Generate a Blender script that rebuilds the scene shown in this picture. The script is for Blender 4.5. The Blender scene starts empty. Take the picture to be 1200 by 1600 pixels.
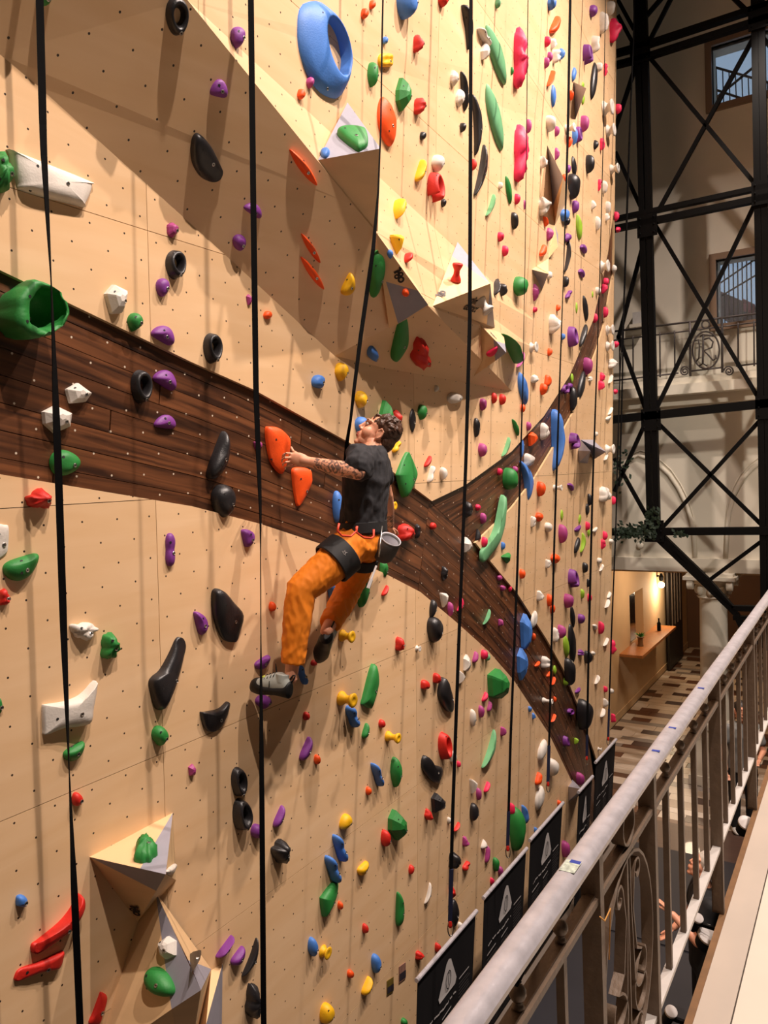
import bpy, bmesh, math, random
from mathutils import Vector, Matrix, noise
from mathutils.geometry import tessellate_polygon
from mathutils.bvhtree import BVHTree

sc = bpy.context.scene
V = Vector
rnd = random.Random(7)

# ---------------------------------------------------------------- camera
# world: +X runs along the climbing wall away from the camera, +Y points to the wall, +Z up; camera at the origin
FPX = 1200.0
YAW, PITCH, ROLL = math.radians(32.3), math.radians(2.72), math.radians(2.3)
_F0 = V((math.cos(YAW), math.sin(YAW), 0)); _R0 = V((math.sin(YAW), -math.cos(YAW), 0)); _Z = V((0, 0, 1))
CF = _F0*math.cos(PITCH) - _Z*math.sin(PITCH); _U0 = _Z*math.cos(PITCH) + _F0*math.sin(PITCH)
CR = _R0*math.cos(ROLL) - _U0*math.sin(ROLL); CU = _U0*math.cos(ROLL) + _R0*math.sin(ROLL)
cam = bpy.data.cameras.new('camera'); camo = bpy.data.objects.new('camera', cam); sc.collection.objects.link(camo)
camo.matrix_world = Matrix(((CR.x, CU.x, -CF.x, 0), (CR.y, CU.y, -CF.y, 0), (CR.z, CU.z, -CF.z, 0), (0, 0, 0, 1)))
cam.sensor_fit = 'VERTICAL'; cam.sensor_height = 24; cam.lens = 24*FPX/1600; cam.clip_start = 0.05; cam.clip_end = 200
sc.camera = camo

# ---------------------------------------------------------------- world and lights
wd = bpy.data.worlds.new('world'); sc.world = wd; wd.use_nodes = True
wd.node_tree.nodes['Background'].inputs[0].default_value = (1.0, 0.82, 0.64, 1)
wd.node_tree.nodes['Background'].inputs[1].default_value = 0.035
sc.view_settings.view_transform = 'Standard'; sc.view_settings.look = 'None'
sc.view_settings.gamma = 1; sc.view_settings.use_curve_mapping = False
sc.view_settings.exposure = 0.25

def lamp(kind, loc, target, power, col, size=0.2, angle=100, blend=.5, name='spotlight_lamp'):
    l = bpy.data.lights.new(name, kind); l.energy = power; l.color = col
    if kind == 'SPOT': l.spot_size = math.radians(angle); l.spot_blend = blend; l.shadow_soft_size = size
    elif kind == 'AREA': l.shape = 'DISK'; l.size = size
    else: l.shadow_soft_size = size
    o = bpy.data.objects.new(name, l); sc.collection.objects.link(o); o.location = loc
    o.rotation_euler = (V(target) - V(loc)).to_track_quat('-Z', 'Y').to_euler()
    return o
WARM = (1.0, 0.835, 0.735)
for X, y, z, e, tz in ((1.2, -.9, 6.6, 1500, -.8), (3.6, -1.0, 7.2, 1700, -.8), (6.4, -.8, 7.4, 1900, -.8), (8.7, -.7, 7.6, 1700, 0)):
    lamp('SPOT', (X, y, z), (X+.2, 2.9, tz), e, WARM, size=.06, angle=84, blend=.8)
lamp('SPOT', (4.6, -1.6, 3.0), (12.2, 1.4, -.6), 800, (1, .9, .78), size=.12, angle=44, blend=.7)
lamp('SPOT', (8.2, 3.0, 6.2), (12.2, 1.2, -1.0), 420, (1, .9, .78), size=.10, angle=60, blend=.8)
lamp('SPOT', (10.6, 1.0, 5.6), (11.2, 1.0, -4.8), 520, (1, .87, .75), size=.15, angle=60, blend=.8)

# ---------------------------------------------------------------- measuring helpers
def ray(px, py): return CF*FPX + CR*(px-600) + CU*(800-py)
def proj(P):
    d = P.dot(CF); return (600+FPX*P.dot(CR)/d, 800-FPX*P.dot(CU)/d)
D0, KL = 2.9, 0.035            # the climbing wall: y = D0 - KL*z, it leans gently into the room
FLOOR = -4.8
def onwall(px, py, off=0.0):
    q = ray(px, py); return q*((D0-off)/(q.y+KL*q.z))
def ony(px, py, Y): q = ray(px, py); return q*(Y/q.y)
def onx(px, py, X): q = ray(px, py); return q*(X/q.x)
def onz(px, py, Z): q = ray(px, py); return q*(Z/q.z)
def wpt(X, z, off=0.0): return V((X, D0-KL*z-off, z))
def offof(P): return D0-KL*P.z-P.y
WN = V((0, -1, -KL)).normalized()   # wall normal, into the room
def onplane(px, py, a, b, c):
    n = (b-a).cross(c-a); q = ray(px, py); return q*(a.dot(n)/q.dot(n))

# ---------------------------------------------------------------- materials
def srgb(r, g, b):
    f = lambda c: (c/255/12.92) if c/255 <= .04045 else ((c/255+.055)/1.055)**2.4
    return (f(r), f(g), f(b), 1)
MATS = {}
def nt(m): return m.node_tree.nodes, m.node_tree.links
def mat(name, col, rough=.5, metal=0, noise_amt=0.0, nscale=8, bump=0.0, bscale=60, coat=0.0, stretch=None, coords='Object', spec=None):
    if name in MATS: return MATS[name]
    m = bpy.data.materials.new(name); m.use_nodes = True; N, L = nt(m); b = N['Principled BSDF']
    c = srgb(*col) if max(col) > 1 else (*col[:3], 1)
    b.inputs['Base Color'].default_value = c; b.inputs['Roughness'].default_value = rough; b.inputs['Metallic'].default_value = metal
    if coat: b.inputs['Coat Weight'].default_value = coat
    if spec is not None: b.inputs['Specular IOR Level'].default_value = spec
    if noise_amt or bump:
        tc = N.new('ShaderNodeTexCoord'); mp = N.new('ShaderNodeMapping'); L.new(tc.outputs[coords], mp.inputs[0])
        if stretch: mp.inputs['Scale'].default_value = stretch
    if noise_amt:
        n = N.new('ShaderNodeTexNoise'); n.inputs['Scale'].default_value = nscale; n.inputs['Detail'].default_value = 5
        L.new(mp.outputs[0], n.inputs['Vector'])
        r = N.new('ShaderNodeMapRange'); r.inputs['From Min'].default_value = .3; r.inputs['From Max'].default_value = .7
        r.inputs['To Min'].default_value = 1-noise_amt; r.inputs['To Max'].default_value = 1+noise_amt*.6
        L.new(n.outputs['Fac'], r.inputs['Value'])
        mx = N.new('ShaderNodeVectorMath'); mx.operation = 'SCALE'; mx.inputs[0].default_value = c[:3]; L.new(r.outputs[0], mx.inputs['Scale'])
        L.new(mx.outputs[0], b.inputs['Base Color'])
    if bump:
        n2 = N.new('ShaderNodeTexNoise'); n2.inputs['Scale'].default_value = bscale; n2.inputs['Detail'].default_value = 4
        L.new(mp.outputs[0], n2.inputs['Vector'])
        bp = N.new('ShaderNodeBump'); bp.inputs['Strength'].default_value = bump; bp.inputs['Distance'].default_value = .01
        L.new(n2.outputs['Fac'], bp.inputs['Height']); L.new(bp.outputs[0], b.inputs['Normal'])
    MATS[name] = m; return m

def math_node(N, L, op, a, b=None):
    n = N.new('ShaderNodeMath'); n.operation = op
    for i, v in enumerate((a, b)):
        if v is None: continue
        if isinstance(v, (int, float)): n.inputs[i].default_value = v
        else: L.new(v, n.inputs[i])
    return n.outputs[0]

def wood(name, col, dark, grain, dotcol, uv=False, rough=.45, dot=.0062, streak=.35, hv=.06):
    """board material: veneer grain plus the grid of T-nut holes drilled through the wall"""
    m = bpy.data.materials.new(name); m.use_nodes = True; N, L = nt(m); b = N['Principled BSDF']
    b.inputs['Roughness'].default_value = rough
    geo = N.new('ShaderNodeNewGeometry'); tc = N.new('ShaderNodeTexCoord'); mp = N.new('ShaderNodeMapping')
    L.new(tc.outputs['UV'] if uv else geo.outputs['Position'], mp.inputs[0]); mp.inputs['Scale'].default_value = grain
    n = N.new('ShaderNodeTexNoise'); n.inputs['Scale'].default_value = 1; n.inputs['Detail'].default_value = 6; n.inputs['Distortion'].default_value = .6
    oi = N.new('ShaderNodeObjectInfo'); ad = N.new('ShaderNodeVectorMath'); ad.operation = 'ADD'
    cmb = N.new('ShaderNodeCombineXYZ'); r40 = math_node(N, L, 'MULTIPLY', oi.outputs['Random'], 40.0)
    L.new(r40, cmb.inputs[0]); L.new(r40, cmb.inputs[1]); L.new(mp.outputs[0], ad.inputs[0]); L.new(cmb.outputs[0], ad.inputs[1])
    L.new(ad.outputs[0], n.inputs['Vector'])
    rp = N.new('ShaderNodeValToRGB'); rp.color_ramp.elements[0].position = .5-streak; rp.color_ramp.elements[1].position = .5+streak
    rp.color_ramp.elements[0].color = srgb(*dark); rp.color_ramp.elements[1].color = srgb(*col)
    L.new(n.outputs['Fac'], rp.inputs['Fac'])
    hs = N.new('ShaderNodeHueSaturation'); L.new(rp.outputs[0], hs.inputs['Color'])
    vv = math_node(N, L, 'ADD', math_node(N, L, 'MULTIPLY', oi.outputs['Random'], hv*2), 1-hv); L.new(vv, hs.inputs['Value'])
    sp = N.new('ShaderNodeSeparateXYZ'); L.new(geo.outputs['Position'], sp.inputs[0])
    u = math_node(N, L, 'DIVIDE', sp.outputs[0], .185); v = math_node(N, L, 'DIVIDE', sp.outputs[2], .10)
    sh = math_node(N, L, 'MULTIPLY', math_node(N, L, 'PINGPONG', math_node(N, L, 'FLOOR', v), 1.0), .5)
    fu = math_node(N, L, 'SUBTRACT', math_node(N, L, 'FRACT', math_node(N, L, 'ADD', u, sh)), .5)
    fv = math_node(N, L, 'SUBTRACT', math_node(N, L, 'FRACT', v), .5)
    du = math_node(N, L, 'MULTIPLY', fu, .185); dv = math_node(N, L, 'MULTIPLY', fv, .10)
    d2 = math_node(N, L, 'ADD', math_node(N, L, 'MULTIPLY', du, du), math_node(N, L, 'MULTIPLY', dv, dv))
    hit = math_node(N, L, 'LESS_THAN', d2, dot*dot)
    mx = N.new('ShaderNodeMix'); mx.data_type = 'RGBA'; L.new(hit, mx.inputs[0]); L.new(hs.outputs[0], mx.inputs[6]); mx.inputs[7].default_value = srgb(*dotcol)
    L.new(mx.outputs[2], b.inputs['Base Color'])
    MATS[name] = m; return m

PLY = wood('birch_plywood', (238, 202, 160), (224, 182, 134), (1.2, 1.2, 9), (52, 36, 28), dot=.0048)
WAL = wood('walnut_veneer', (112, 68, 40), (48, 26, 15), (1.4, 26, 1), (205, 190, 170), uv=True, rough=.4, dot=.0050, streak=.16, hv=.28)
PLYV = mat('volume_plywood', (230, 192, 144), .5, noise_amt=.08, nscale=2, stretch=(1, 1, 6))
GREYV = mat('grey_paint', (150, 148, 160), .6, noise_amt=.05, nscale=20)
EDGE = mat('plywood_edge', (214, 180, 134), .6)
DARKGAP = mat('dark_backing', (40, 26, 18), .9)
HC = {'P': (122, 52, 138), 'M': (168, 62, 128), 'K': (228, 34, 84), 'R': (206, 36, 24), 'O': (246, 84, 16), 'Y': (236, 180, 16),
      'G': (40, 130, 56), 'T': (106, 170, 120), 'L': (150, 190, 50), 'B': (70, 124, 204), 'D': (34, 32, 34), 'W': (222, 214, 204)}
CN = {'P': 'purple', 'M': 'magenta', 'K': 'pink', 'R': 'red', 'O': 'orange', 'Y': 'yellow', 'G': 'green', 'T': 'sage green', 'L': 'lime', 'B': 'blue', 'D': 'black', 'W': 'white'}
HM = {k: mat(CN[k].replace(' ', '_')+'_resin', v, .38 if k == 'D' else .55, noise_amt=.10, nscale=14, bump=.12, bscale=120) for k, v in HC.items()}
STEEL = mat('bolt_steel', (190, 186, 180), .3, 1.0)
BOLTDARK = mat('bolt_socket', (30, 28, 28), .6)
BLACKP = mat('black_paint', (9, 8, 8), .6, spec=.08)
WEB = mat('black_webbing', (11, 10, 11), .85, noise_amt=.2, nscale=300, spec=.1)
BLUEWEB = mat('navy_webbing', (18, 24, 54), .7)
PLASTER = mat('cream_plaster', (216, 207, 190), .85, noise_amt=.06, nscale=1.5, bump=.05, bscale=12)
PLASTW = mat('warm_plaster', (204, 172, 132), .8, noise_amt=.06, nscale=2)
RAILTOP = mat('worn_metal', (180, 176, 182), .30, .12, noise_amt=.16, nscale=30, bump=.25, bscale=25)
IRON = mat('painted_iron', (98, 81, 66), .5, .15, noise_amt=.15, nscale=25, bump=.2, bscale=60)
IRONW = mat('pale_painted_iron', (196, 192, 188), .4, .1, noise_amt=.08, nscale=20)
STONE = mat('pale_stone', (176, 164, 152), .6, noise_amt=.06, nscale=3, bump=.05, bscale=20)
TILEB = mat('cream_floor_tile', (204, 194, 180), .5, noise_amt=.04, nscale=3)
BROWNW = mat('brown_edge', (112, 80, 48), .6, noise_amt=.2, nscale=20)
MAT_ = mat('charcoal_mat', (34, 33, 39), .55, noise_amt=.1, nscale=3)
BANNER = mat('black_banner', (24, 22, 24), .8, noise_amt=.1, nscale=4, spec=.2)
WHITEP = mat('white_print', (205, 200, 198), .7)
GREYP = mat('grey_print', (96, 92, 92), .7)
INK = mat('black_print', (36, 27, 24), .7)
DARKWOOD = mat('dark_door', (30, 24, 20), .5)
GLASSD = mat('dark_glass', (16, 14, 14), .15)

# ---------------------------------------------------------------- object helpers
COL = sc.collection
def link(name, me, parent=None):
    o = bpy.data.objects.new(name, me); COL.objects.link(o)
    if parent: o.parent = parent
    return o
def tag(o, label=None, cat=None, group=None, kind=None):
    if label: o['label'] = label
    if cat: o['category'] = cat
    if group: o['group'] = group
    if kind: o['kind'] = kind
    return o
def empty(name, loc=(0, 0, 0), kind=None):
    o = bpy.data.objects.new(name, None); COL.objects.link(o); o.location = loc
    if kind: o['kind'] = kind
    return o
class MB:
    def __init__(s): s.v = []; s.f = []; s.m = []; s.mats = []; s.uv = {}
    def mi(s, m):
        if m not in s.mats: s.mats.append(m)
        return s.mats.index(m)
    def poly(s, pts, m, uvs=None):
        k = len(s.v); s.v += [V(p) for p in pts]; s.f.append(tuple(range(k, k+len(pts)))); s.m.append(s.mi(m))
        if uvs: s.uv[len(s.f)-1] = uvs
    def mesh(s, V_, F_, m):
        k = len(s.v); s.v += [V(p) for p in V_]
        for f in F_: s.f.append(tuple(i+k for i in f)); s.m.append(s.mi(m))
    def box(s, a, b, m, frame=None):
        x0, y0, z0 = (min(a[i], b[i]) for i in range(3)); x1, y1, z1 = (max(a[i], b[i]) for i in range(3))
        P = [V((x, y, z)) for z in (z0, z1) for y in (y0, y1) for x in (x0, x1)]
        if frame: P = [frame @ p for p in P]
        s.mesh(P, [(0, 2, 3, 1), (4, 5, 7, 6), (0, 1, 5, 4), (2, 6, 7, 3), (0, 4, 6, 2), (1, 3, 7, 5)], m)
    def bar(s, p, q, w, h, m, up=V((0, 0, 1))):
        """rectangular bar from p to q; w across, h along up"""
        d = (q-p).normalized()
        if abs(d.dot(up)) > .99: up = V((1, 0, 0))
        sd = d.cross(up).normalized()*w/2; u = sd.cross(d).normalized()*h/2
        P = [p+sd+u, p-sd+u, p-sd-u, p+sd-u, q+sd+u, q-sd+u, q-sd-u, q+sd-u]
        s.mesh(P, [(0, 1, 2, 3), (7, 6, 5, 4), (0, 4, 5, 1), (1, 5, 6, 2), (2, 6, 7, 3), (3, 7, 4, 0)], m)
    def tube(s, pts, rad, m, n=8, closed=False, cap=True):
        pts = [V(p) for p in pts]; k = len(s.v); N = len(pts)
        rr = rad if isinstance(rad, (list, tuple)) else [rad]*N
        up = None
        for i, p in enumerate(pts):
            a = pts[i-1] if (i or closed) else p; b = pts[(i+1) % N] if (i < N-1 or closed) else p
            d = (b-a)
            d = d.normalized() if d.length > 1e-9 else V((0, 0, 1))
            if up is None: up = V((0, 0, 1)) if abs(d.z) < .9 else V((1, 0, 0))
            sd = d.cross(up)
            if sd.length < 1e-6: sd = d.cross(V((1, .3, 0)))
            sd.normalize(); u = sd.cross(d).normalized(); up = u
            for j in range(n):
                t = 2*math.pi*j/n; s.v.append(p+(sd*math.cos(t)+u*math.sin(t))*rr[i])
        M = N if closed else N-1
        for i in range(M):
            for j in range(n):
                a = k+i*n+j; b = k+i*n+(j+1) % n; i2 = (i+1) % N; c = k+i2*n+(j+1) % n; d = k+i2*n+j
                s.f.append((a, b, c, d)); s.m.append(s.mi(m))
        if cap and not closed:
            s.f.append(tuple(k+j for j in reversed(range(n)))); s.m.append(s.mi(m))
            s.f.append(tuple(k+(N-1)*n+j for j in range(n))); s.m.append(s.mi(m))
    def lathe(s, base, axis, prof, m, n=20):
        axis = V(axis).normalized(); a = axis.orthogonal().normalized(); b = axis.cross(a)
        k = len(s.v)
        for (r, h) in prof:
            for j in range(n):
                t = 2*math.pi*j/n; s.v.append(V(base)+axis*h+(a*math.cos(t)+b*math.sin(t))*r)
        for i in range(len(prof)-1):
            for j in range(n):
                s.f.append((k+i*n+j, k+i*n+(j+1) % n, k+(i+1)*n+(j+1) % n, k+(i+1)*n+j)); s.m.append(s.mi(m))
        s.f.append(tuple(k+j for j in reversed(range(n)))); s.m.append(s.mi(m))
        s.f.append(tuple(k+(len(prof)-1)*n+j for j in range(n))); s.m.append(s.mi(m))
    def ball(s, c, r, m, n=14, sx=1, sy=1, sz=1):
        P = []; F = []
        for i in range(1, n//2):
            for j in range(n):
                a = math.pi*i/(n//2); b = 2*math.pi*j/n
                P.append(V(c)+V((math.sin(a)*math.cos(b)*r*sx, math.sin(a)*math.sin(b)*r*sy, math.cos(a)*r*sz)))
        R = n//2-1
        for i in range(R-1):
            for j in range(n): F.append((i*n+j, (i+1)*n+j, (i+1)*n+(j+1) % n, i*n+(j+1) % n))
        P += [V(c)+V((0, 0, r*sz)), V(c)-V((0, 0, r*sz))]
        for j in range(n): F.append((R*n, j, (j+1) % n)); F.append((R*n+1, (R-1)*n+(j+1) % n, (R-1)*n+j))
        s.mesh(P, F, m)
    def build(s, name, parent=None, smooth=False, ang=None):
        me = bpy.data.meshes.new(name); me.from_pydata([tuple(p) for p in s.v], [], s.f)
        for m in s.mats: me.materials.append(m)
        me.polygons.foreach_set('material_index', s.m)
        if s.uv:
            ul = me.uv_layers.new(name='UVMap')
            for pi, uvs in s.uv.items():
                for li, uv in zip(me.polygons[pi].loop_indices, uvs): ul.data[li].uv = uv
        if smooth: me.shade_smooth()
        me.update()
        if smooth and ang:
            bm = bmesh.new(); bm.from_mesh(me)
            for e in bm.edges: e.smooth = len(e.link_faces) == 2 and e.calc_face_angle(0) < math.radians(ang)
            bm.to_mesh(me); bm.free()
        return link(name, me, parent)
def extruded(mb, pts, vec, m, mside=None):
    """closed prism: polygon pts swept by vec"""
    pts = [V(p) for p in pts]; n = len(pts); q = [p+vec for p in pts]
    mb.poly(pts, m); mb.poly(list(reversed(q)), mside or m)
    for i in range(n): mb.poly([pts[(i+1) % n], pts[i], q[i], q[(i+1) % n]], mside or m)

# ================================================================ THE CLIMBING WALL
wall = empty('wall_left', (5, 3.1, FLOOR), kind='structure')
wall_inv = Matrix.Translation(-V((5, 3.1, FLOOR)))
def under(o, parent):            # keep world coordinates of baked vertices under a moved parent
    o.parent = parent; o.matrix_parent_inverse = Matrix.Translation(parent.location).inverted(); return o
XE = 10.36
def floorpt(px, py): return onwall(px, py)
def P2(L): return [onwall(*p) for p in L]
U_OFF = .37
top_band = [(-160, 345), (0, 422), (300, 566), (397, 609), (545, 691), (600, 727), (647, 762), (675, 783)]
up_arm_hi = [(675, 783), (727, 758), (800, 705), (818, 685), (850, 650), (890, 587), (908, 545), (927, 500), (943, 430), (950, 395), (960, 320), (964, 283), (968, 230)]
up_arm_lo = [(743, 848), (800, 793), (837, 745), (882, 670), (897, 642), (917, 588), (933, 545), (944, 507), (957, 433), (967, 363)]
dn_arm_hi = [(743, 848), (763, 873), (798, 915), (807, 925), (855, 1000), (880, 1045), (903, 1102), (920, 1150), (933, 1190)]
bot_band = [(-160, 722), (0, 741), (300, 791), (405, 818), (505, 851), (607, 899), (657, 925)]
dn_arm_lo = [(657, 925), (713, 972), (763, 1017), (803, 1063), (858, 1147), (892, 1218)]
Ubound = [(830, 541), (836, 502), (857, 403), (872, 300), (880, 200), (905, 150), (935, 0), (948, -90)]
L1 = [(-160, -53), (0, 85), (60, 135), (345, 392), (523, 556)]
Bbot = [(523, 556), (600, 575), (725, 597), (800, 611)]

def bottom_at(p, d=None):     # continue a wall line down to the floor
    return p
zt = 8.6
tris = {}        # name -> list of triangles (world)
def addpoly(name, pts):
    flat = [V((p.x, p.z, 0)) for p in pts]
    for t in tessellate_polygon([flat]):
        a, b, c = (pts[i] for i in t)
        if (b-a).cross(c-a).length > 1e-9:
            if (b-a).cross(c-a).dot(WN) < 0: b, c = c, b
            tris.setdefault(name, []).append((a, b, c))
e0 = onwall(892, 1218); e1 = onwall(858, 1147); dd = (e0-e1)
dn_end_lo = e0 + dd*((FLOOR-e0.z)/dd.z); dn_end_lo = wpt(dn_end_lo.x, FLOOR)
f0 = onwall(933, 1190); f1 = onwall(920, 1150); dn_end_hi = wpt(min(XE, f0.x+.25), FLOOR)
XL = -1.2
# upper beige field
L1w = P2(L1); L1w[0] = wpt(XL, L1w[1].z+(L1w[1].z-L1w[2].z)/(L1w[2].x-L1w[1].x)*(L1w[1].x-XL))
tb = P2(top_band); tb[0] = wpt(XL, tb[1].z+(tb[1].z-tb[2].z)/(tb[2].x-tb[1].x)*(tb[1].x-XL))
bb = P2(bot_band); bb[0] = wpt(XL, bb[1].z+(bb[1].z-bb[2].z)/(bb[2].x-bb[1].x)*(bb[1].x-XL))
Ub = P2(Ubound); Utop = wpt(Ub[-1].x, zt)
hi = P2(up_arm_hi)
hi = [p for p in hi if p.x < XE-.02]
h_a, h_b = hi[-2], hi[-1]; s_ = (XE-h_b.x)/(h_b.x-h_a.x) if h_b.x > h_a.x+.02 else 1
hi_end = wpt(XE, h_b.z+(h_b.z-h_a.z)*min(s_, 3))
addpoly('up', L1w[:-1] + P2(Bbot) + Ub + [Utop, wpt(XE, zt), hi_end] + list(reversed(hi)) + list(reversed(tb[:-1])))
# lower beige field
addpoly('lo', [wpt(XL, FLOOR)] + bb + P2(dn_arm_lo)[1:] + [dn_end_lo])
# the wedge between the arms
lo_ = [p for p in P2(up_arm_lo) if p.x < XE-.02]; l_a, l_b = lo_[-2], lo_[-1]
lo_end = wpt(XE, l_b.z+(l_b.z-l_a.z)*min((XE-l_b.x)/max(.02, l_b.x-l_a.x), 3))
addpoly('wedge', lo_ + [lo_end, wpt(XE, FLOOR), dn_end_hi] + list(reversed([p for p in P2(dn_arm_hi) if p.x < XE][1:])))
# overhanging facets
UO = U_OFF
l2a = onwall(293, 0, UO); l2b = onwall(552, 320, UO); l2c = onwall(587, 362, UO); l2d = onwall(669, 478, UO)
sl = (l2a-l2b); 
l2top = l2a + sl*((zt-l2a.z)/sl.z)
c345 = onwall(345, 392); c523 = onwall(523, 556)
addpoly('facet_a', [L1w[0], L1w[1], L1w[2], c345, l2b, l2a, l2top, V((XL, l2top.y, zt)) if l2top.x > XL else wpt(XL, zt-.01)])
tris['facet_b'] = [(c345, c523, l2b), (c523, l2c, l2b), (c523, l2d, l2c)]
tris['facet_c'] = [(c523, onwall(600, 575), l2d), (onwall(600, 575), onwall(725, 597), l2d), (onwall(725, 597), onwall(800, 611), l2d), (onwall(800, 611), Ub[0], l2d)]
addpoly('bulge', [l2top, l2a, l2b, l2c, l2d] + Ub + [wpt(Ub[-1].x, zt)])
for k in list(tris):
    tris[k] = [(a, b, c) if (b-a).cross(c-a).dot(WN) > 0 else (a, c, b) for a, b, c in tris[k]]

def clip(poly, ax, val, keep_greater):
    out = []
    for i, p in enumerate(poly):
        q = poly[(i+1) % len(poly)]; a = (p[ax]-val) if keep_greater else (val-p[ax]); b = (q[ax]-val) if keep_greater else (val-q[ax])
        if a >= 0: out.append(p)
        if (a >= 0) != (b >= 0): out.append(p.lerp(q, a/(a-b)))
    return out
GX = [-1.3, .04, 2.54, 5.04, 7.54, 10.04, 10.6]
GZ = [-5.0, -3.66, -2.41, -1.32, -.07, 1.195, 2.45, 3.7, 4.95, 6.2, 7.45, 8.7]
GAP = .0016
def panels(name, tl, mname, gx, gz, thick=.022, oname='plywood_panel', gap=GAP):
    for i in range(len(gx)-1):
        for j in range(len(gz)-1):
            polys = []
            for t in tl:
                p = list(t)
                for ax, v, g in ((0, gx[i]+gap, True), (0, gx[i+1]-gap, False), (2, gz[j]+gap, True), (2, gz[j+1]-gap, False)):
                    p = clip(p, ax, v, g)
                    if len(p) < 3: break
                if len(p) >= 3: polys.append(p)
            if not polys: continue
            bm = bmesh.new()
            for p in polys:
                try: bm.faces.new([bm.verts.new(q) for q in p])
                except ValueError: pass
            bmesh.ops.remove_doubles(bm, verts=bm.verts, dist=.0004)
            bmesh.ops.dissolve_degenerate(bm, dist=.0003, edges=bm.edges)
            if sum(f.calc_area() for f in bm.faces) < .004: bm.free(); continue
            be = [e for e in bm.edges if len(e.link_faces) == 1]
            r = bmesh.ops.extrude_edge_only(bm, edges=be)
            for v in r['geom']:
                if isinstance(v, bmesh.types.BMVert): v.co += V((0, thick, 0))
            for v in r['geom']:
                if isinstance(v, bmesh.types.BMFace): v.material_index = 1
            me = bpy.data.meshes.new(oname); bm.to_mesh(me); bm.free()
            me.materials.append(mname); me.materials.append(EDGE)
            under(link(oname, me), wall)
for k, tl in tris.items():
    if k in ('facet_b', 'facet_c'): panels(k, tl, PLY, [-1.3, 2.6, 11], [-5, 9], .03)
    elif k == 'facet_a': panels(k, tl, PLY, [-1.3, 1.29, 3.79, 11], [-5, 9], .03)
    else: panels(k, tl, PLY, GX, GZ)
# dark backing behind the seams
mb = MB(); b0 = .11
P_ = [wpt(XL, FLOOR, -b0), wpt(XE-.01, FLOOR, -b0), wpt(XE-.01, zt, -b0), wpt(XL, zt, -b0)]
extruded(mb, P_, V((0, .1, 0)), DARKGAP); under(mb.build('backing_board'), wall)
mb = MB(); mb.box((XE-.02, D0-KL*zt+.0, zt), (XE+.0, 3.35, FLOOR), EDGE)
# end face of the wall
mb = MB(); extruded(mb, [wpt(XE, FLOOR, 0), wpt(XE, zt, 0), V((XE, 3.4, zt)), V((XE, 3.4, FLOOR))], V((-.02, 0, 0)), EDGE); under(mb.build('end_panel'), wall)

# dark walnut band, recessed behind the birch sheets, laid as planks
BAND = -.024
band_quads = []
def resample(poly, n):
    L = [0]
    for i in range(1, len(poly)): L.append(L[-1]+(poly[i]-poly[i-1]).length)
    out = []
    for k in range(n+1):
        t = L[-1]*k/n; i = max(j for j in range(len(L)) if L[j] <= t+1e-9); i = min(i, len(poly)-2)
        out.append(poly[i].lerp(poly[i+1], (t-L[i])/max(1e-9, L[i+1]-L[i])))
    return out
def planks(A, B, n, nrow, joints, ext0=.05):
    """A, B: the two long edges (world). nrow planks across, with butt joints"""
    A = resample(A, n); B = resample(B, n)
    A = [wpt(p.x, p.z, BAND) for p in A]; B = [wpt(p.x, p.z, BAND) for p in B]
    for r in range(nrow):
        t0 = -ext0+(1+2*ext0)*r/nrow; t1 = -ext0+(1+2*ext0)*(r+1)/nrow; g = .0022
        js = sorted([0]+[int(n*x) for x in joints[r % len(joints)]]+[n])
        for k in range(len(js)-1):
            if js[k+1]-js[k] < 1: continue
            mb = MB(); dep = rnd.uniform(0, .004); ul = 0; last = None
            rows = []
            for i in range(js[k], js[k+1]+1):
                a = A[i].lerp(B[i], t0+g); b = A[i].lerp(B[i], t1-g); sh = V((0, dep, 0)); rows.append((a+sh, b+sh))
            for i in range(len(rows)-1):
                (a, b), (c, d) = rows[i], rows[i+1]; l = (c-a).length; w = (b-a).length
                if i == 0: a = a.lerp(c, .02); b = b.lerp(d, .02)
                mb.poly([a, b, d, c], WAL, [(ul, 0), (ul, w), (ul+l, w), (ul+l, 0)])
                e = V((0, .02, 0)); mb.poly([a, c, c+e, a+e], WAL); mb.poly([b, b+e, d+e, d], WAL)
                if i == 0: mb.poly([a, a+e, b+e, b], WAL)
                if i == len(rows)-2: mb.poly([c, d, d+e, c+e], WAL)
                ul += l
            under(mb.build('walnut_plank'), wall)
    for i in range(n): band_quads.append((A[i].lerp(B[i], -.1), B[i].lerp(A[i], -.1), B[i+1].lerp(A[i+1], -.1), A[i+1].lerp(B[i+1], -.1)))
planks(tb, bb, 24, 8, [(.45,), (.75,), (.6,), (.3, .82), (.55,), (.35,), (.7,), (.5,)])
planks([onwall(675, 783)]+P2(dn_arm_hi)[0:8]+[dn_end_hi], P2(dn_arm_lo)+[dn_end_lo], 18, 7, [(), (.55,), (.3,), (.7,), ()], .06)
planks(hi+[hi_end], [onwall(743, 848)]+lo_[1:]+[lo_end], 18, 6, [(.3,), (.6,), (.45,), ()], .06)

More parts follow.
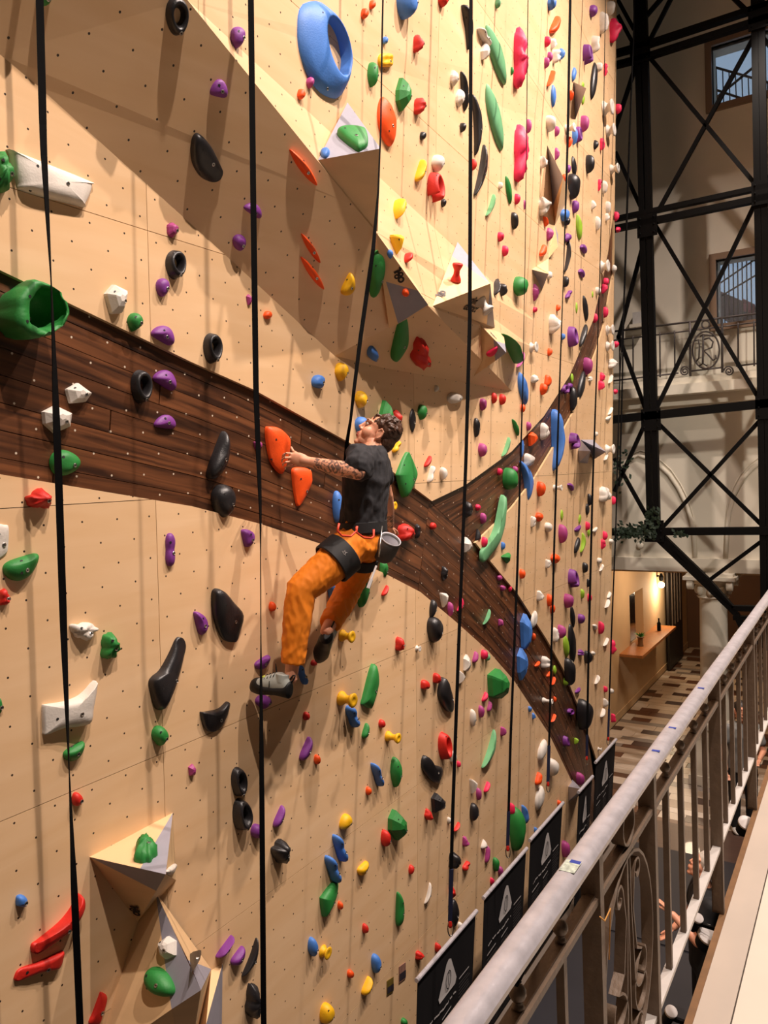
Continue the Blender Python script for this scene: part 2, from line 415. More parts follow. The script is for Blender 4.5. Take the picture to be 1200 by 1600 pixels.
# raycast against everything of the wall (used to seat the holds)
RT = []
for tl in tris.values(): RT += tl
for q in band_quads: RT += [(q[0], q[1], q[2]), (q[0], q[2], q[3])]
def hit(px, py):
    d = ray(px, py).normalized(); best = None
    for a, b, c in RT:
        n = (b-a).cross(c-a); dn = d.dot(n)
        if abs(dn) < 1e-12: continue
        t = a.dot(n)/dn
        if t <= 0 or (best and t >= best[0]): continue
        P = d*t
        if (b-a).cross(P-a).dot(n) >= -1e-9 and (c-b).cross(P-b).dot(n) >= -1e-9 and (a-c).cross(P-c).dot(n) >= -1e-9:
            best = (t, P, n.normalized())
    if not best:
        P = onwall(px, py); return P, WN.copy()
    n = best[2]
    if n.dot(d) > 0: n = -n
    return best[1], n

# ================================================================ VOLUMES (big plywood wedges)
RTV = []
VOLP = []
def volume(label, verts, faces, logos=()):
    W = []
    for v in verts:
        if len(v) == 4: W.append(onplane(v[0], v[1], *(W[i] for i in v[2]))+WN*v[3]*0)
        elif len(v) == 3:
            P, n = hit(v[0], v[1]); W.append(onwall(v[0], v[1], offof(P)+v[2]))
        else: W.append(v[0])
    cen = sum(W, V())/len(W); root = empty('plywood_volume', cen)
    tag(root, label, 'climbing volume', 'plywood volumes bolted to the wall')
    mb = MB()
    for tri, parts in faces:
        a, b, c = (W[i] for i in tri)
        for m, poly in parts:
            pts = [a, b, c] if poly is None else [onplane(x, y, a, b, c) for x, y in poly]
            n = (pts[1]-pts[0]).cross(pts[2]-pts[0])
            if n.dot(pts[0]-cen) < 0: pts = pts[::-1]
            mb.poly(pts, m)
            for k_ in range(1, len(pts)-1): RTV.append((pts[0], pts[k_], pts[k_+1]))
    o = mb.build('plywood_shell'); under(o, root)
    return root, W
GDK = GREYV
volume('grey faced wedge volume with a green polygon hold under the big blue ring', [(543, 160, 0), (497, 250, .0), (590, 362, 0), (595, 232, .34)],
       [((0, 1, 3), [(GREYV, None)]), ((1, 2, 3), [(PLYV, None)]), ((0, 2, 3), [(PLYV, None)]), ((0, 1, 2), [(PLYV, None)])])
v2, W2 = volume('slanted triangular volume with a grey tip and orange knob', [(587, 362, .02), (608, 513, .02), (669, 476, .10), (640, 428, -.05)],
       [((0, 1, 2), [(PLYV, [(587, 362), (603, 440), (652, 454)]), (GREYV, [(603, 440), (652, 454), (669, 476), (622, 506)]), (PLYV, [(587, 362), (603, 440), (622, 506), (608, 513)]), (PLYV, [(608, 513), (622, 506), (669, 476), (669, 480)])]),
        ((0, 2, 3), [(EDGE, None)]), ((1, 2, 3), [(PLYV, None)]), ((0, 1, 3), [(PLYV, None)])])
v3, W3 = volume('pointed volume with grey tip carrying the red peg, written on underneath', [(715, 378, 0), (676, 478, 0), (773, 512, 0), (766, 443, .42)],
       [((0, 1, 3), [(GREYV, [(715, 378), (706, 400), (766, 443)]), (PLYV, [(706, 400), (676, 478), (766, 443)])]),
        ((1, 2, 3), [(PLYV, [(676, 478), (766, 443), (761, 507)]), (GREYV, [(766, 443), (773, 512), (760.5, 507.5)])]), ((0, 2, 3), [(PLYV, None)]), ((0, 1, 2), [(PLYV, None)])])
v4, W4 = volume('small volume under the overhang with a printed grey and white top', [(750, 507, 0), (740, 588, 0), (787, 522, .0), (791, 551, .30)],
       [((0, 1, 3), [(PLYV, [(750, 507), (740, 588), (774, 564), (771, 530)]), (GREYV, [(771, 530), (791, 551), (774, 564)])]),
        ((0, 2, 3), [(PLYV, [(750, 507), (787, 522), (789, 537), (775, 533)]), (GREYV, [(775, 533), (789, 537), (791, 551)])]), ((1, 2, 3), [(GREYV, None)])])
volume('tall thin grey fin volume beside the big black hold', [(855, 227, 0), (864, 322, 0), (867, 352, 0), (891, 303, .0), (880, 277, .28)],
       [((0, 1, 4), [(GREYV, None)]), ((1, 2, 4), [(PLYV, None)]), ((2, 3, 4), [(PLYV, None)]), ((0, 3, 4), [(GREYV, None)])])
volume('thin pale plywood sliver volume with a grey end above the small dark wedge', [(867, 352, 0), (857, 404, 0), (872, 385, .08), (872, 366, 0)],
       [((0, 1, 2), [(PLYV, None)]), ((1, 2, 3), [(PLYV, None)]), ((0, 2, 3), [(GREYV, None)])])
volume('plain grey triangular volume high on the wall over lime holds', [(896, 128, 0), (899, 187, 0), (908, 160, 0), (916, 138, .22)],
       [((0, 1, 3), [(GREYV, None)]), ((1, 2, 3), [(GREYV, None)]), ((0, 2, 3), [(GREYV, None)])])
volume('small pale wedge volume with a dark grey underside and blue chip', [(831, 421, 0), (847, 453, 0), (857, 404, 0), (857, 428, .18)],
       [((0, 2, 3), [(PLYV, None)]), ((0, 1, 3), [(GREYV, None)]), ((1, 2, 3), [(PLYV, None)])])
volume('grey double pyramid volume on the far part of the wall', [(903, 704, .0), (904, 723, 0), (918, 724, 0), (907, 687, 0), (926, 687, 0), (928, 718, .0), (947, 706, .32), (923, 705, .24)],
       [((0, 3, 7), [(GREYV, None)]), ((0, 1, 7), [(GREYV, None)]), ((1, 2, 7), [(GREYV, None)]), ((3, 4, 6), [(GREYV, None)]), ((3, 5, 6), [(GREYV, None)]), ((4, 5, 6), [(GREYV, None)]), ((3, 5, 7), [(GREYV, None)])])
volume('grey pyramid volume near the floor at the foot of the dark band', [(894, 1218, 0), (888, 1229, 0), (888, 1252, 0), (903, 1245, 0), (909, 1233, .30)],
       [((0, 1, 4), [(GREYV, None)]), ((1, 2, 4), [(GREYV, None)]), ((2, 3, 4), [(GREYV, None)]), ((0, 3, 4), [(GREYV, None)])])
v9, W9 = volume('big three sided volume with a green jug on its pale top', [(140, 1339, 0), (270, 1270, 0), (215, 1440, 0), (259, 1366, .36), (244, 1392, .24), (275, 1375, 0)],
       [((0, 1, 3), [(PLYV, [(140, 1339), (270, 1270), (245, 1312), (219, 1357)]), (GREYV, [(270, 1270), (259, 1366), (219, 1357), (245, 1312)])]),
        ((0, 3, 4), [(GREYV, None)]), ((0, 4, 2), [(PLYV, None)]), ((1, 3, 5), [(EDGE, None)]), ((3, 4, 5), [(PLYV, None)]), ((2, 4, 5), [(PLYV, None)])])
v10, W10 = volume('tall leaning volume with grey stripe and a large green hold, bottom of frame', [(215, 1441, .0), (158, 1625, 0), (314, 1547, .46), (243, 1393, (0, 1, 2), 0), (268, 1577, (0, 1, 2), 0), (330, 1514, .0), (290, 1700, .0)],
       [((0, 1, 2), [(PLYV, [(215, 1441), (243, 1393), (257, 1500), (268, 1577), (225, 1607), (158, 1625)]), (GREYV, [(243, 1393), (314, 1547), (268, 1577), (257, 1500)])]),
        ((3, 2, 5), [(PLYV, [(243, 1393), (330, 1514), (294, 1500)]), (GREYV, [(330, 1514), (294, 1500), (314, 1547)])]),
        ((1, 4, 6), [(PLYV, None)]), ((2, 4, 6), [(PLYV, None)]), ((2, 5, 6), [(PLYV, None)])])
volume('narrow upright volume with grey side next to the leaning one', [(348, 1505, 0), (330, 1516, .0), (290, 1700, .0), (345, 1700, .0), (322, 1600, .22)],
       [((0, 1, 4), [(PLYV, None)]), ((1, 2, 4), [(PLYV, None)]), ((0, 3, 4), [(GREYV, None)]), ((2, 3, 4), [(PLYV, None)])])
RT_all = RT + RTV
def hitv(px, py):
    """nearest hit including the volumes"""
    global RT
    keep = RT; RT = RT_all; r = hit(px, py); RT = keep; return r

# ================================================================ HOLDS
#  type, colour, cx, cy, w, h, rotation (deg)[, polygon]
HOLDS = '''
b G 70 -6 26 32 0|k G 3 269 46 66 0|r D 278 26 39 62 0|r D 275 413 34 46 10|p M 271 359 22 24 0
e P 372 58 25 34 0|n P 343 139 31 29 90|n P 396 330 31 24 70|e P 375 380 24 25 0
l O 476 263 47 56 40|l O 487 389 33 46 40|l O 490 428 40 51 40|b O 582 7 11 14 0|b O 570 21 13 17 0
d M 485 129 14 18 0|b O 471 147 14 17 0|d G 583 116 19 39 0|o Y 604 94 28 21 90|l O 606 190 34 77 12
e B 508 238 15 14 0|e B 637 2 36 54 0|d R 693 0 18 22 0|d B 602 63 9 12 30|k R 653 68 16 28 0|p G 631 147 27 53 0
k R 656 165 20 26 0|b D 661 212 11 13 0|d D 723 199 10 15 0|o W 757 58 25 29 45|p W 758 79 15 27 0
l T 777 87 37 93 22|p W 710 122 14 26 0|n D 726 143 15 62 8|p W 719 153 15 29 0|l T 774 184 33 104 18
c D 746 195 19 94 4|c D 752 265 25 79 -15|d T 778 6 10 14 0|k K 813 90 23 94 0|d G 800 111 5 13 0
d W 685 255 22 27 0|n Y 658 266 21 34 -25|b R 740 257 9 18 0|d B 862 5 14 22 0|n O 868 38 20 27 -30
d K 855 65 9 17 0|k W 865 68 10 17 0|k W 869 88 12 22 0|p B 878 84 9 18 0|d M 859 89 8 16 0|d M 854 98 8 17 0
n O 861 122 15 25 -30|l B 865 150 9 35 0|d O 893 149 6 16 0|l B 897 116 8 22 -10|l L 911 133 5 10 0|l L 911 155 6 17 0
d P 927 17 13 19 0|d W 954 13 12 23 0|k W 943 35 13 34 15|k K 960 47 16 37 12|k W 930 69 13 28 10|h P 917 85 14 33 0
b W 936 105 9 15 0|k K 946 109 6 21 0|l D 928 126 13 58 -8|g W 946 170 18 24 0|d K 966 170 8 16 0|d W 860 193 15 26 0
d M 826 197 8 22 0|d M 870 205 7 16 0|d M 913 193 13 26 0|g W 890 202 19 14 0|d B 898 213 9 26 0|r P 904 210 10 26 0
d O 889 222 9 18 -20|g W 952 205 17 20 0|p D 931 226 8 15 0|k K 941 225 8 20 0|k M 870 240 7 19 0|k K 814 238 23 88 4
k W 849 253 11 20 0|l D 897 260 9 32 8|d D 921 256 13 29 0|g W 959 265 18 16 0|e P 888 264 8 13 0|e O 882 278 7 13 0
e D 896 291 19 40 12|e P 899 323 11 20 0|k K 937 289 6 19 0|k W 945 292 8 20 0|k W 927 320 7 14 0|d W 950 324 8 19 0
k W 949 339 7 12 0|d W 934 349 8 22 0|b K 963 338 7 15 0|d K 966 359 8 9 0|d K 808 311 9 17 0|e M 820 320 4 15 0
k W 850 322 17 28 20|n O 853 346 9 16 20|p M 859 366 11 21 0|n O 849 391 14 18 -25|e B 883 336 16 19 0|d D 887 346 9 12 0
p P 888 371 13 14 0|l L 905 355 11 40 8|c D 887 400 12 50 -14|n P 912 389 13 15 70|n P 909 427 12 14 70|g W 943 417 18 20 0
p W 960 420 7 13 0|b W 859 430 9 12 0|d D 884 440 9 17 30|d G 813 447 23 30 20|p M 837 457 10 27 0|b K 836 484 7 9 0
b O 872 481 7 10 0|o P 889 460 13 13 -50|b K 947 440 8 12 0|k K 944 451 8 15 0|d W 934 455 8 13 0|b K 946 488 7 17 0
b K 930 497 7 15 0|l D 915 482 10 40 10|l L 901 481 4 17 0|l L 926 460 3 10 0|k W 866 506 18 30 15|r P 894 526 16 33 0
b B 880 526 6 10 0|l D 912 524 15 35 -25|g W 952 516 16 17 0|g W 951 541 14 17 0|d K 963 538 7 10 0|k W 957 568 14 15 0
g W 831 543 12 17 0|b O 859 550 8 12 0|c M 814 562 15 24 -35|l B 818 607 19 50 15|k W 836 592 14 13 0|n O 857 595 14 19 0
d O 849 608 12 18 0|l L 894 591 5 15 0|d M 918 572 14 27 0|h P 883 608 14 15 0|b P 891 603 9 9 0|e D 896 623 12 38 -5
l D 909 602 15 45 -15|k W 923 592 8 8 0|k K 941 589 8 14 0|k K 939 602 9 15 0|n W 954 592 8 14 -30|d K 962 612 7 8 0
d O 817 638 8 13 0|n W 954 642 9 12 -40|n W 951 653 10 9 -60|B B 870 687 23 94 0|l G 806 668 13 26 28|d M 826 666 8 14 0
p O 833 686 17 22 0|k W 851 674 15 27 0|h P 897 689 17 26 -20|b W 932 678 5 7 0|g W 952 702 18 16 0|n W 947 714 8 11 -40
l B 816 699 7 30 0|k W 825 719 14 21 0|b M 805 734 8 11 0|c B 824 752 25 62 12|d G 797 748 24 34 25|d O 845 764 14 23 0
g W 871 762 16 10 0|n P 892 761 12 12 60|k W 945 772 19 24 0|b K 959 782 6 13 0|d D 921 781 7 19 0|l D 918 796 7 18 0
l L 878 805 5 17 0|k W 833 815 9 17 0|d O 843 808 14 14 0|d W 857 824 13 15 0|d M 879 834 14 29 0|l L 906 811 5 15 -10
n P 903 826 12 11 -60|b K 918 822 7 14 0|l L 920 832 5 13 0|n W 930 828 9 9 -60|c L 911 848 10 31 -10|l D 902 852 11 25 -20
b K 945 837 7 14 0|k K 942 850 7 16 0|d W 955 846 7 8 0|k W 856 881 9 14 0|d O 868 873 16 15 0|b W 937 876 9 9 0
n W 940 887 8 11 -40|d D 914 887 9 16 0|h P 895 904 16 30 0|b D 919 911 5 13 0|d O 816 897 10 15 0|k W 843 931 10 16 0
d O 859 938 10 19 0|d O 863 951 8 15 0|d M 888 939 15 22 0|e L 910 928 6 15 0|b K 921 934 7 12 0|n W 952 930 8 11 -30
n W 949 943 9 14 -40|l D 895 964 9 34 8|d P 908 967 11 15 0|l W 835 968 12 27 -15|p B 822 987 20 56 0|d O 834 995 6 12 0
b M 877 987 13 21 0|k W 869 992 11 23 0|n W 930 980 9 9 40|b K 939 981 9 20 0|l L 885 1010 11 34 8|l D 894 1006 14 61 6
n W 947 1003 10 13 -40|k K 958 1011 8 22 0|p B 816 1038 18 51 0|k W 852 1035 14 19 0|n O 840 1038 10 10 -50|n O 858 1054 9 10 -50
n O 865 1064 7 13 -30|l L 867 1047 6 15 0|k P 908 1020 11 10 0|d D 918 1027 12 20 0|d W 927 1021 7 7 0|e D 890 1050 18 43 8
b L 884 1065 8 13 0|n W 933 1062 9 14 -35|n P 903 1079 10 10 -50|b K 946 1077 6 10 0|b W 956 1080 6 8 0|g W 855 1094 18 9 0
b O 867 1093 5 9 0|k W 946 1098 8 13 0|n W 942 1114 9 14 -30|d B 828 1108 6 9 0|k B 834 1119 6 10 0|h P 892 1112 12 10 -40
e D 913 1117 24 48 0|n O 865 1122 9 13 -40|k K 958 1122 7 14 0|h P 884 1159 10 18 0|k L 900 1158 6 10 0|l W 848 1172 17 33 -22
e W 864 1199 18 27 0|g W 937 1170 8 6 0|e M 906 1217 12 20 0|n O 842 1217 13 20 -20|l W 844 1247 17 38 -15|b O 874 1255 7 9 0
U G 38 489 102 88 0|p W 184 467 44 46 0|d G 212 503 28 29 -15|e P 255 449 24 29 0|n P 256 524 41 31 75|p W 125 614 47 32 0
p W 92 655 55 43 0|r D 222 604 36 53 0|n P 259 594 41 32 75|n P 259 659 38 22 90|e G 104 723 54 40 90|k R 61 779 46 32 90
r D 333 544 32 48 0|p M 390 468 12 17 0|b O 419 492 16 13 0|n Y 545 445 26 35 -25|e G 590 430 29 73 -10|d B 583 554 20 21 20
d B 498 596 24 21 30|d Y 534 581 23 29 0|d Y 565 624 22 27 0|n D 343 711 42 75 -22|e D 351 783 43 52 0|p M 404 695 17 14 0
e B 566 665 24 28 0|e B 528 792 18 50 0|t G 603 645 30 40 0|k R 658 555 35 46 -25|b W 682 607 8 10 0|e W 712 622 28 17 90
k R 620 653 16 24 0|l D 645 657 12 37 0|d G 660 644 16 24 0|o Y 620 698 16 18 -50|n R 669 721 14 18 -35|o W 674 741 14 26 -25
d W 693 740 13 20 -20|e M 755 632 12 19 0|d R 772 622 9 17 0|d R 785 624 11 17 0|e D 745 668 11 30 0|d M 754 703 15 21 0
c T 791 698 16 30 -30|b K 781 737 8 11 0|n K 768 550 20 16 -60|h R 680 293 26 49 0|d Y 624 325 20 30 0|t Y 621 382 24 32 180
b R 638 402 14 15 0|d D 693 317 9 13 0|b W 782 290 7 11 0|c T 767 320 18 34 -30|l G 795 297 12 44 15|e D 804 345 12 27 10
d K 782 370 10 15 0|d K 789 392 10 17 0|k D 776 448 10 25 0|k D 784 453 12 20 0|v R 715 432 21 25 0|g W 755 470 22 22 0
b O 634 458 12 12 0|d B 610 398 11 14 0|g Y 612 790 15 14 0|k R 635 832 31 27 0|k D 653 830 10 23 0|b R 677 822 11 11 0
k D 732 796 14 25 0|d K 747 793 9 10 0|d M 755 810 10 17 0|t D 747 836 10 19 0|b K 757 847 10 16 0|p W 730 851 17 24 0
b B 786 853 7 12 0|t G 791 872 17 17 -40|k D 694 896 11 22 -30|t W 694 938 15 23 180|e D 677 951 13 28 -15|e D 680 984 27 40 0
d M 704 952 10 22 0|c K 720 944 13 22 -20|d M 781 903 9 9 -30|d M 786 919 9 9 -30|d K 797 920 6 10 0|c T 761 964 14 24 -35
k M 782 973 8 11 0|k R 625 1006 16 22 0|g W 653 1013 9 10 0|n R 602 923 13 17 -35|e G 600 890 14 28 0|p W 730 1036 13 27 0
t W 722 1058 13 20 150|n M 743 1027 11 18 -20|b K 757 1023 12 15 0|b T 762 1027 8 11 0|p G 780 1069 38 47 0|n K 758 1089 11 15 -30
n M 765 1104 9 16 -20|d M 752 1112 10 19 0|d W 739 1122 10 27 15|d R 665 1070 16 15 -50|d R 683 1060 14 16 -50|r R 695 1166 22 43 0
p D 686 1255 26 31 0|d W 708 1182 12 18 -30|b K 717 1194 7 10 0|c T 765 1170 26 60 -22|k M 786 1143 9 15 0|t W 740 1229 14 23 170
n K 761 1230 11 17 -30|d M 748 1241 9 19 0|e D 741 1269 15 28 -12|g Y 613 1150 24 17 0|d G 619 1207 19 47 0|n P 389 841 26 28 25
n P 315 974 27 36 25|b O 426 948 13 15 0|e B 521 924 19 32 0|e G 568 920 24 58 -5|n P 411 1035 28 23 -60|d P 413 1097 30 22 0
o B 472 1053 22 34 30|b R 491 1036 12 9 0|g Y 541 993 24 20 0|g Y 541 1091 29 24 0|o B 552 1120 26 34 30|b R 479 1119 12 13 0
n G 572 1142 15 24 -20|b R 597 1131 12 13 0|n P 479 1170 24 37 -28|b O 496 1187 12 15 0|o P 267 859 18 52 0|n G 35 886 62 43 -70
k R 8 933 22 26 0|k W 133 987 50 28 -70|k G 174 1009 36 41 0|n G 117 1174 38 31 -60|d G 251 1150 30 31 0|b G 0 1103 10 24 0
p M 301 1203 15 18 0|e R 122 1249 21 21 -40|d B 35 1408 22 19 -50|k G 228 1324 37 34 0|n W 269 1358 18 18 -60|p W 259 1481 35 37 0
e G 247 1534 54 47 60|t D 304 1500 14 28 180|r D 374 1222 27 46 0|r D 380 1273 34 50 -30|b P 403 1299 24 22 0|n P 437 1276 22 34 -28
k D 439 1331 34 37 -45|n P 353 1480 33 35 -45|n P 373 1494 27 30 -40|c D 392 1496 30 60 -25|k D 396 1565 28 54 -15|b O 576 1236 10 13 0
o B 590 1211 23 36 30|e Y 541 1284 23 24 -45|o B 532 1326 27 42 28|o B 521 1359 29 42 30|n Y 568 1357 21 23 -60|b O 532 1415 10 13 0
b R 571 1451 11 15 0|d B 489 1480 17 30 15|g Y 507 1486 16 20 0|e B 588 1506 17 30 0|b O 548 1522 12 13 0|n Y 574 1541 20 29 -30
e Y 512 1584 26 32 -30|p G 622 1290 33 48 0|b R 603 1310 17 26 0|k R 669 1273 13 18 -30|b W 702 1282 7 10 0|n R 714 1292 12 15 -40
k M 727 1315 10 16 0|t W 757 1319 12 14 0|n M 762 1335 10 27 -10|k D 711 1345 21 26 0|o R 729 1353 14 15 -60|e G 775 1351 11 22 0
e M 782 1361 9 15 0|b K 769 1377 7 11 0|e R 643 1359 10 15 -20|c W 669 1396 13 33 -20|n G 626 1421 17 53 0|k R 707 1394 12 18 -30
l D 711 1427 16 43 0|b R 684 1481 10 15 0|k R 656 1493 15 14 0|b K 800 1264 9 18 0|e G 808 1296 25 68 0|n B 821 1273 13 29 10
b B 837 1297 6 9 0|e M 884 1327 14 26 0|b G 632 1597 12 12 0|d W 720 1449 10 16 -30|n G 801 546 38 46 40
x D 0 0 0 0 0 299,222 305,211 315,213 333,232 350,262 353,272 347,283 333,286 315,278 303,262 298,245
x W 0 0 0 0 0 17,241 24,239 148,282 154,288 150,304 140,321 134,322 40,297 28,284
x G 0 0 0 0 0 527,206 538,196 565,196 573,203 575,222 565,230 556,230
x D 0 0 0 0 0 720,9 728,12 738,25 744,45 742,65 736,77 733,60 728,35
x O 0 0 0 0 0 414,670 422,667 437,669 452,679 458,690 456,712 448,737 441,739 424,722 416,695
x O 0 0 0 0 0 457,732 485,732 491,745 490,757 478,779 466,791 460,775 456,750
x G 0 0 0 0 0 627,502 639,501 643,530 638,546 618,566 610,561 612,545
x G 0 0 0 0 0 638,708 646,712 654,728 657,742 648,759 634,776 628,772 619,747 619,738
x T 0 0 0 0 0 791,775 796,780 795,800 788,835 776,858 753,877 750,860 764,846 778,822
x D 0 0 0 0 0 683,1081 690,1060 697,1066 714,1098 717,1105 712,1113 700,1109 686,1094
x D 0 0 0 0 0 658,1200 662,1181 677,1194 692,1198 697,1205 693,1220 687,1224 672,1217
x D 0 0 0 0 0 330,933 335,922 345,923 363,938 387,962 378,998 368,1004 350,997 335,970
x D 0 0 0 0 0 312,1115 320,1113 345,1108 360,1097 364,1100 360,1118 350,1135 334,1144 320,1138
x G 0 0 0 0 0 563,1099 566,1090 586,1038 597,1056 595,1072 584,1103 580,1107 565,1101
x D 0 0 0 0 0 232,1069 238,1058 252,1048 270,1022 283,999 292,996 298,1004 297,1018 282,1060 256,1104 246,1108 239,1096
x W 0 0 0 0 0 -12,822 8,820 16,824 15,853 10,866 -12,872
x W 0 0 0 0 0 66,1106 72,1102 105,1097 133,1086 156,1065 158,1068 152,1104 144,1132 100,1138 70,1147 67,1140
x R 0 0 0 0 0 49,1478 62,1469 98,1444 120,1421 134,1397 139,1410 134,1427 116,1453 92,1470 54,1490
x R 0 0 0 0 0 24,1524 33,1514 62,1504 96,1489 105,1486 104,1495 100,1509 92,1515 68,1519 26,1533
x R 0 0 0 0 0 138,1600 146,1582 158,1555 161,1551 170,1555 169,1566 160,1588 154,1602
x G 0 0 0 0 0 499,1407 502,1401 522,1382 534,1378 534,1394 524,1412 507,1431 503,1430
x B 0 0 0 0 0 473,40 476,15 486,5 505,3 522,18 537,45 547,80 550,105 547,135 538,151 528,153 508,142 490,118 477,80
'''
SHN = {'b': 'knob', 'e': 'rounded', 'd': 'teardrop', 'l': 'pointed lens', 'c': 'crescent', 'n': 'kidney shaped', 'o': 'double lobed', 'p': 'faceted', 'r': 'ring',
       'k': 'craggy', 'g': 'peg', 'v': 'peg', 'h': 'hooked', 't': 'three cornered', 'x': 'large flat', 'B': 'long split', 'U': 'huge bowl shaped'}
PF = {'b': .6, 'e': .5, 'd': .6, 'l': .24, 'c': .26, 'n': .42, 'o': .5, 'p': .5, 'r': .42, 'k': .6, 'h': .45, 't': .5, 'x': .3, 'B': .5, 'U': .55}
def outline(ty, n, rg):
    P = []
    if ty in 'pt':
        k = 3 if ty == 't' else rg.choice((5, 6))
        a0 = rg.uniform(0, 1); C = []
        for i in range(k):
            a = -math.pi/2 + 2*math.pi*(i+(0 if ty == 't' else rg.uniform(-.22, .22)))/k
            C.append(V((math.cos(a), math.sin(a), 0))*rg.uniform(.85, 1.05)*.5)
        for i in range(n):
            t = i*k/n; j = int(t); P.append(C[j].lerp(C[(j+1) % k], t-j)*1.0)
        if ty == 't': P = [p.normalized()*(.86*p.length+.04) if p.length else p for p in P]
        return P
    for i in range(n):
        t = 2*math.pi*i/n; c, s = math.cos(t), math.sin(t); x, y = .5*c, .5*s
        if ty == 'b': x *= 1+.06*math.sin(3*t+rg.random()*.2)
        elif ty == 'e': x *= 1-.22*s
        elif ty == 'd': x *= (1-.72*max(0, s)**1.6); 
        elif ty == 'l': x = .5*math.copysign(abs(c)**1.45, c)
        elif ty == 'c': x = .36*math.copysign(abs(c)**1.25, c) - .42*(s*s-.4)*1.0
        elif ty == 'n': x = .42*c - .20*(s*s-.4) + .06*s*0; x += .05*math.sin(2*t)
        elif ty == 'o': x *= (.60+.40*abs(s)**1.3) if True else 1
        elif ty == 'k':
            r = 1+.13*math.sin(3*t+1)+.09*math.sin(5*t+2)+.06*math.sin(8*t); x *= r; y *= r
        elif ty == 'r': x *= 1-.16*s
        P.append(V((x, y, 0)))
    return P
def blob_mesh(ty, O, C, ex, ey, kx, n, prot, mt, rg, shift, base):
    """O: outline in px (relative), centre at origin. returns MB in world coords"""
    mb = MB(); N = len(O)
    def W(p, h): return base + ex*(p.x*kx) + ey*p.y + n*h + shift
    size = max(ex.length*kx, ey.length)
    if ty in 'rh':
        ic = V((sum(p.x for p in O)/N, sum(p.y for p in O)/N - (0 if ty == 'h' else .04*max(abs(p.y) for p in O)), 0))
        K = 7; open_ = ty == 'h'; hole = .40 if ty == 'r' else .42
        vs = []; F = []
        for j in range(K):
            s = j/(K-1)
            for i in range(N):
                p = O[i].lerp(ic+(O[i]-ic)*hole, s); h = prot*max(0, math.sin(math.pi*s))**.55*(1+.15*math.sin(2*math.pi*i/N))
                vs.append(W(p, h))
        lo, hi_ = (0, N) if not open_ else (int(N*.0), int(N*.72))
        st = 0 if not open_ else int(N*.42)
        idx = list(range(N)) if not open_ else [(st+q) % N for q in range(int(N*.80)+1)]
        for j in range(K-1):
            for q in range(len(idx) if not open_ else len(idx)-1):
                i = idx[q]; i2 = idx[(q+1) % len(idx)]
                F.append((j*N+i, j*N+i2, (j+1)*N+i2, (j+1)*N+i))
        if open_:
            for e in (idx[0], idx[-1]): F.append(tuple(j*N+e for j in range(K)))
        mb.mesh(vs, F, mt); return mb
    flat = ty in 'pt'
    if ty in 'ptx' and ty != 'x':
        prof = [(1, 0), (.96, .35), (.55, .85), (.22, 1.0)]
    elif ty == 'x': prof = [(1, 0), (.99, .3), (.93, .62), (.75, .85), (.45, .98), (.15, 1.0)]
    elif ty == 'k': prof = [(1, 0), (1.0, .3), (.86, .62), (.66, .85), (.4, .97), (.15, 1.0)]
    else: prof = [(1, 0), (1.0, .25), (.93, .5), (.8, .72), (.6, .9), (.35, .98), (.12, 1.0)]
    pk = V((rg.uniform(-.12, .12)*abs(O[0].x)*2, rg.uniform(-.25, .0)*max(abs(p.y) for p in O), 0)) if ty != 'x' else V((0, 0, 0))
    vs = []; F = []; so = rg.uniform(0, 50)
    ridge = V((rg.uniform(-1, 1), rg.uniform(-1, 1), 0)).normalized()
    for j, (r, h) in enumerate(prof):
        for i in range(N):
            c = C+pk*(1-r); p = c+(O[i]-c)*r; hh = prot*h
            if j and not flat:
                q = W(p, 0)*(1/ max(.02, prot))*.8 + V((so, 0, 0)); a = .32 if ty == 'k' else .10
                hh *= 1+a*noise.noise(q)+(.34*noise.noise(q*2.6) if ty == 'k' else 0)
            if ty == 'o' and j: hh *= .62+.5*abs(O[i].y)/max(1e-6, max(abs(t.y) for t in O))*r+.1
            if ty == 'n' and 2 < j < 6: hh *= 1-.12*(1+math.cos(4*math.pi*i/N))*.5
            if ty == 'x' and h > .5: hh *= .75+.35*max(-1, min(1, (p-C).dot(ridge)/max(1e-6, max((t-C).length for t in O))))
            if ty == 'k' and j:
                jt = .10*min(size*abs(O[i].length), 1)/max(1e-6, size)*noise.noise(V((so+i*.9, j*.8, 0))); p = p+(O[i]-c).normalized()*jt*1.6 if (O[i]-c).length else p
            vs.append(W(p, hh))
    K = len(prof)
    for j in range(K-1):
        for i in range(N): F.append((j*N+i, j*N+(i+1) % N, (j+1)*N+(i+1) % N, (j+1)*N+i))
    F.append(tuple((K-1)*N+i for i in range(N)))
    mb.mesh(vs, F, mt); return mb

STRAPX = [[(62, 0), (68, 230), (80, 440), (92, 760), (100, 1000), (110, 1250), (125, 1600)], [(392, 0), (396, 330), (400, 610), (407, 800), (408, 1100), (412, 1600)],
          [(736, 0), (734, 500), (728, 720), (717, 1000), (707, 1280), (703, 1450)], [(825, 0), (821, 360), (817, 600), (808, 900), (798, 1150), (793, 1330)],
          [(891, 0), (887, 220), (880, 440), (873, 640), (866, 850), (862, 1000), (857, 1200), (855, 1250)], [(946, 0), (943, 200), (938, 400), (933, 560), (926, 760), (920, 1000), (916, 1220)],
          [(992, 0), (985, 200), (977, 440), (968, 600), (962, 830), (955, 1000), (949, 1190)]]
def xat(pl, y):
    for (x0, y0), (x1, y1) in zip(pl, pl[1:]):
        if y <= y1: return x0+(x1-x0)*(y-y0)/(y1-y0)
    return pl[-1][0]
COLN = ['before the first strap', 'between first and second straps', 'between second and third straps', 'between third and fourth straps', 'between fourth and fifth straps', 'between fifth and sixth straps', 'between sixth and last straps', 'past the last strap']
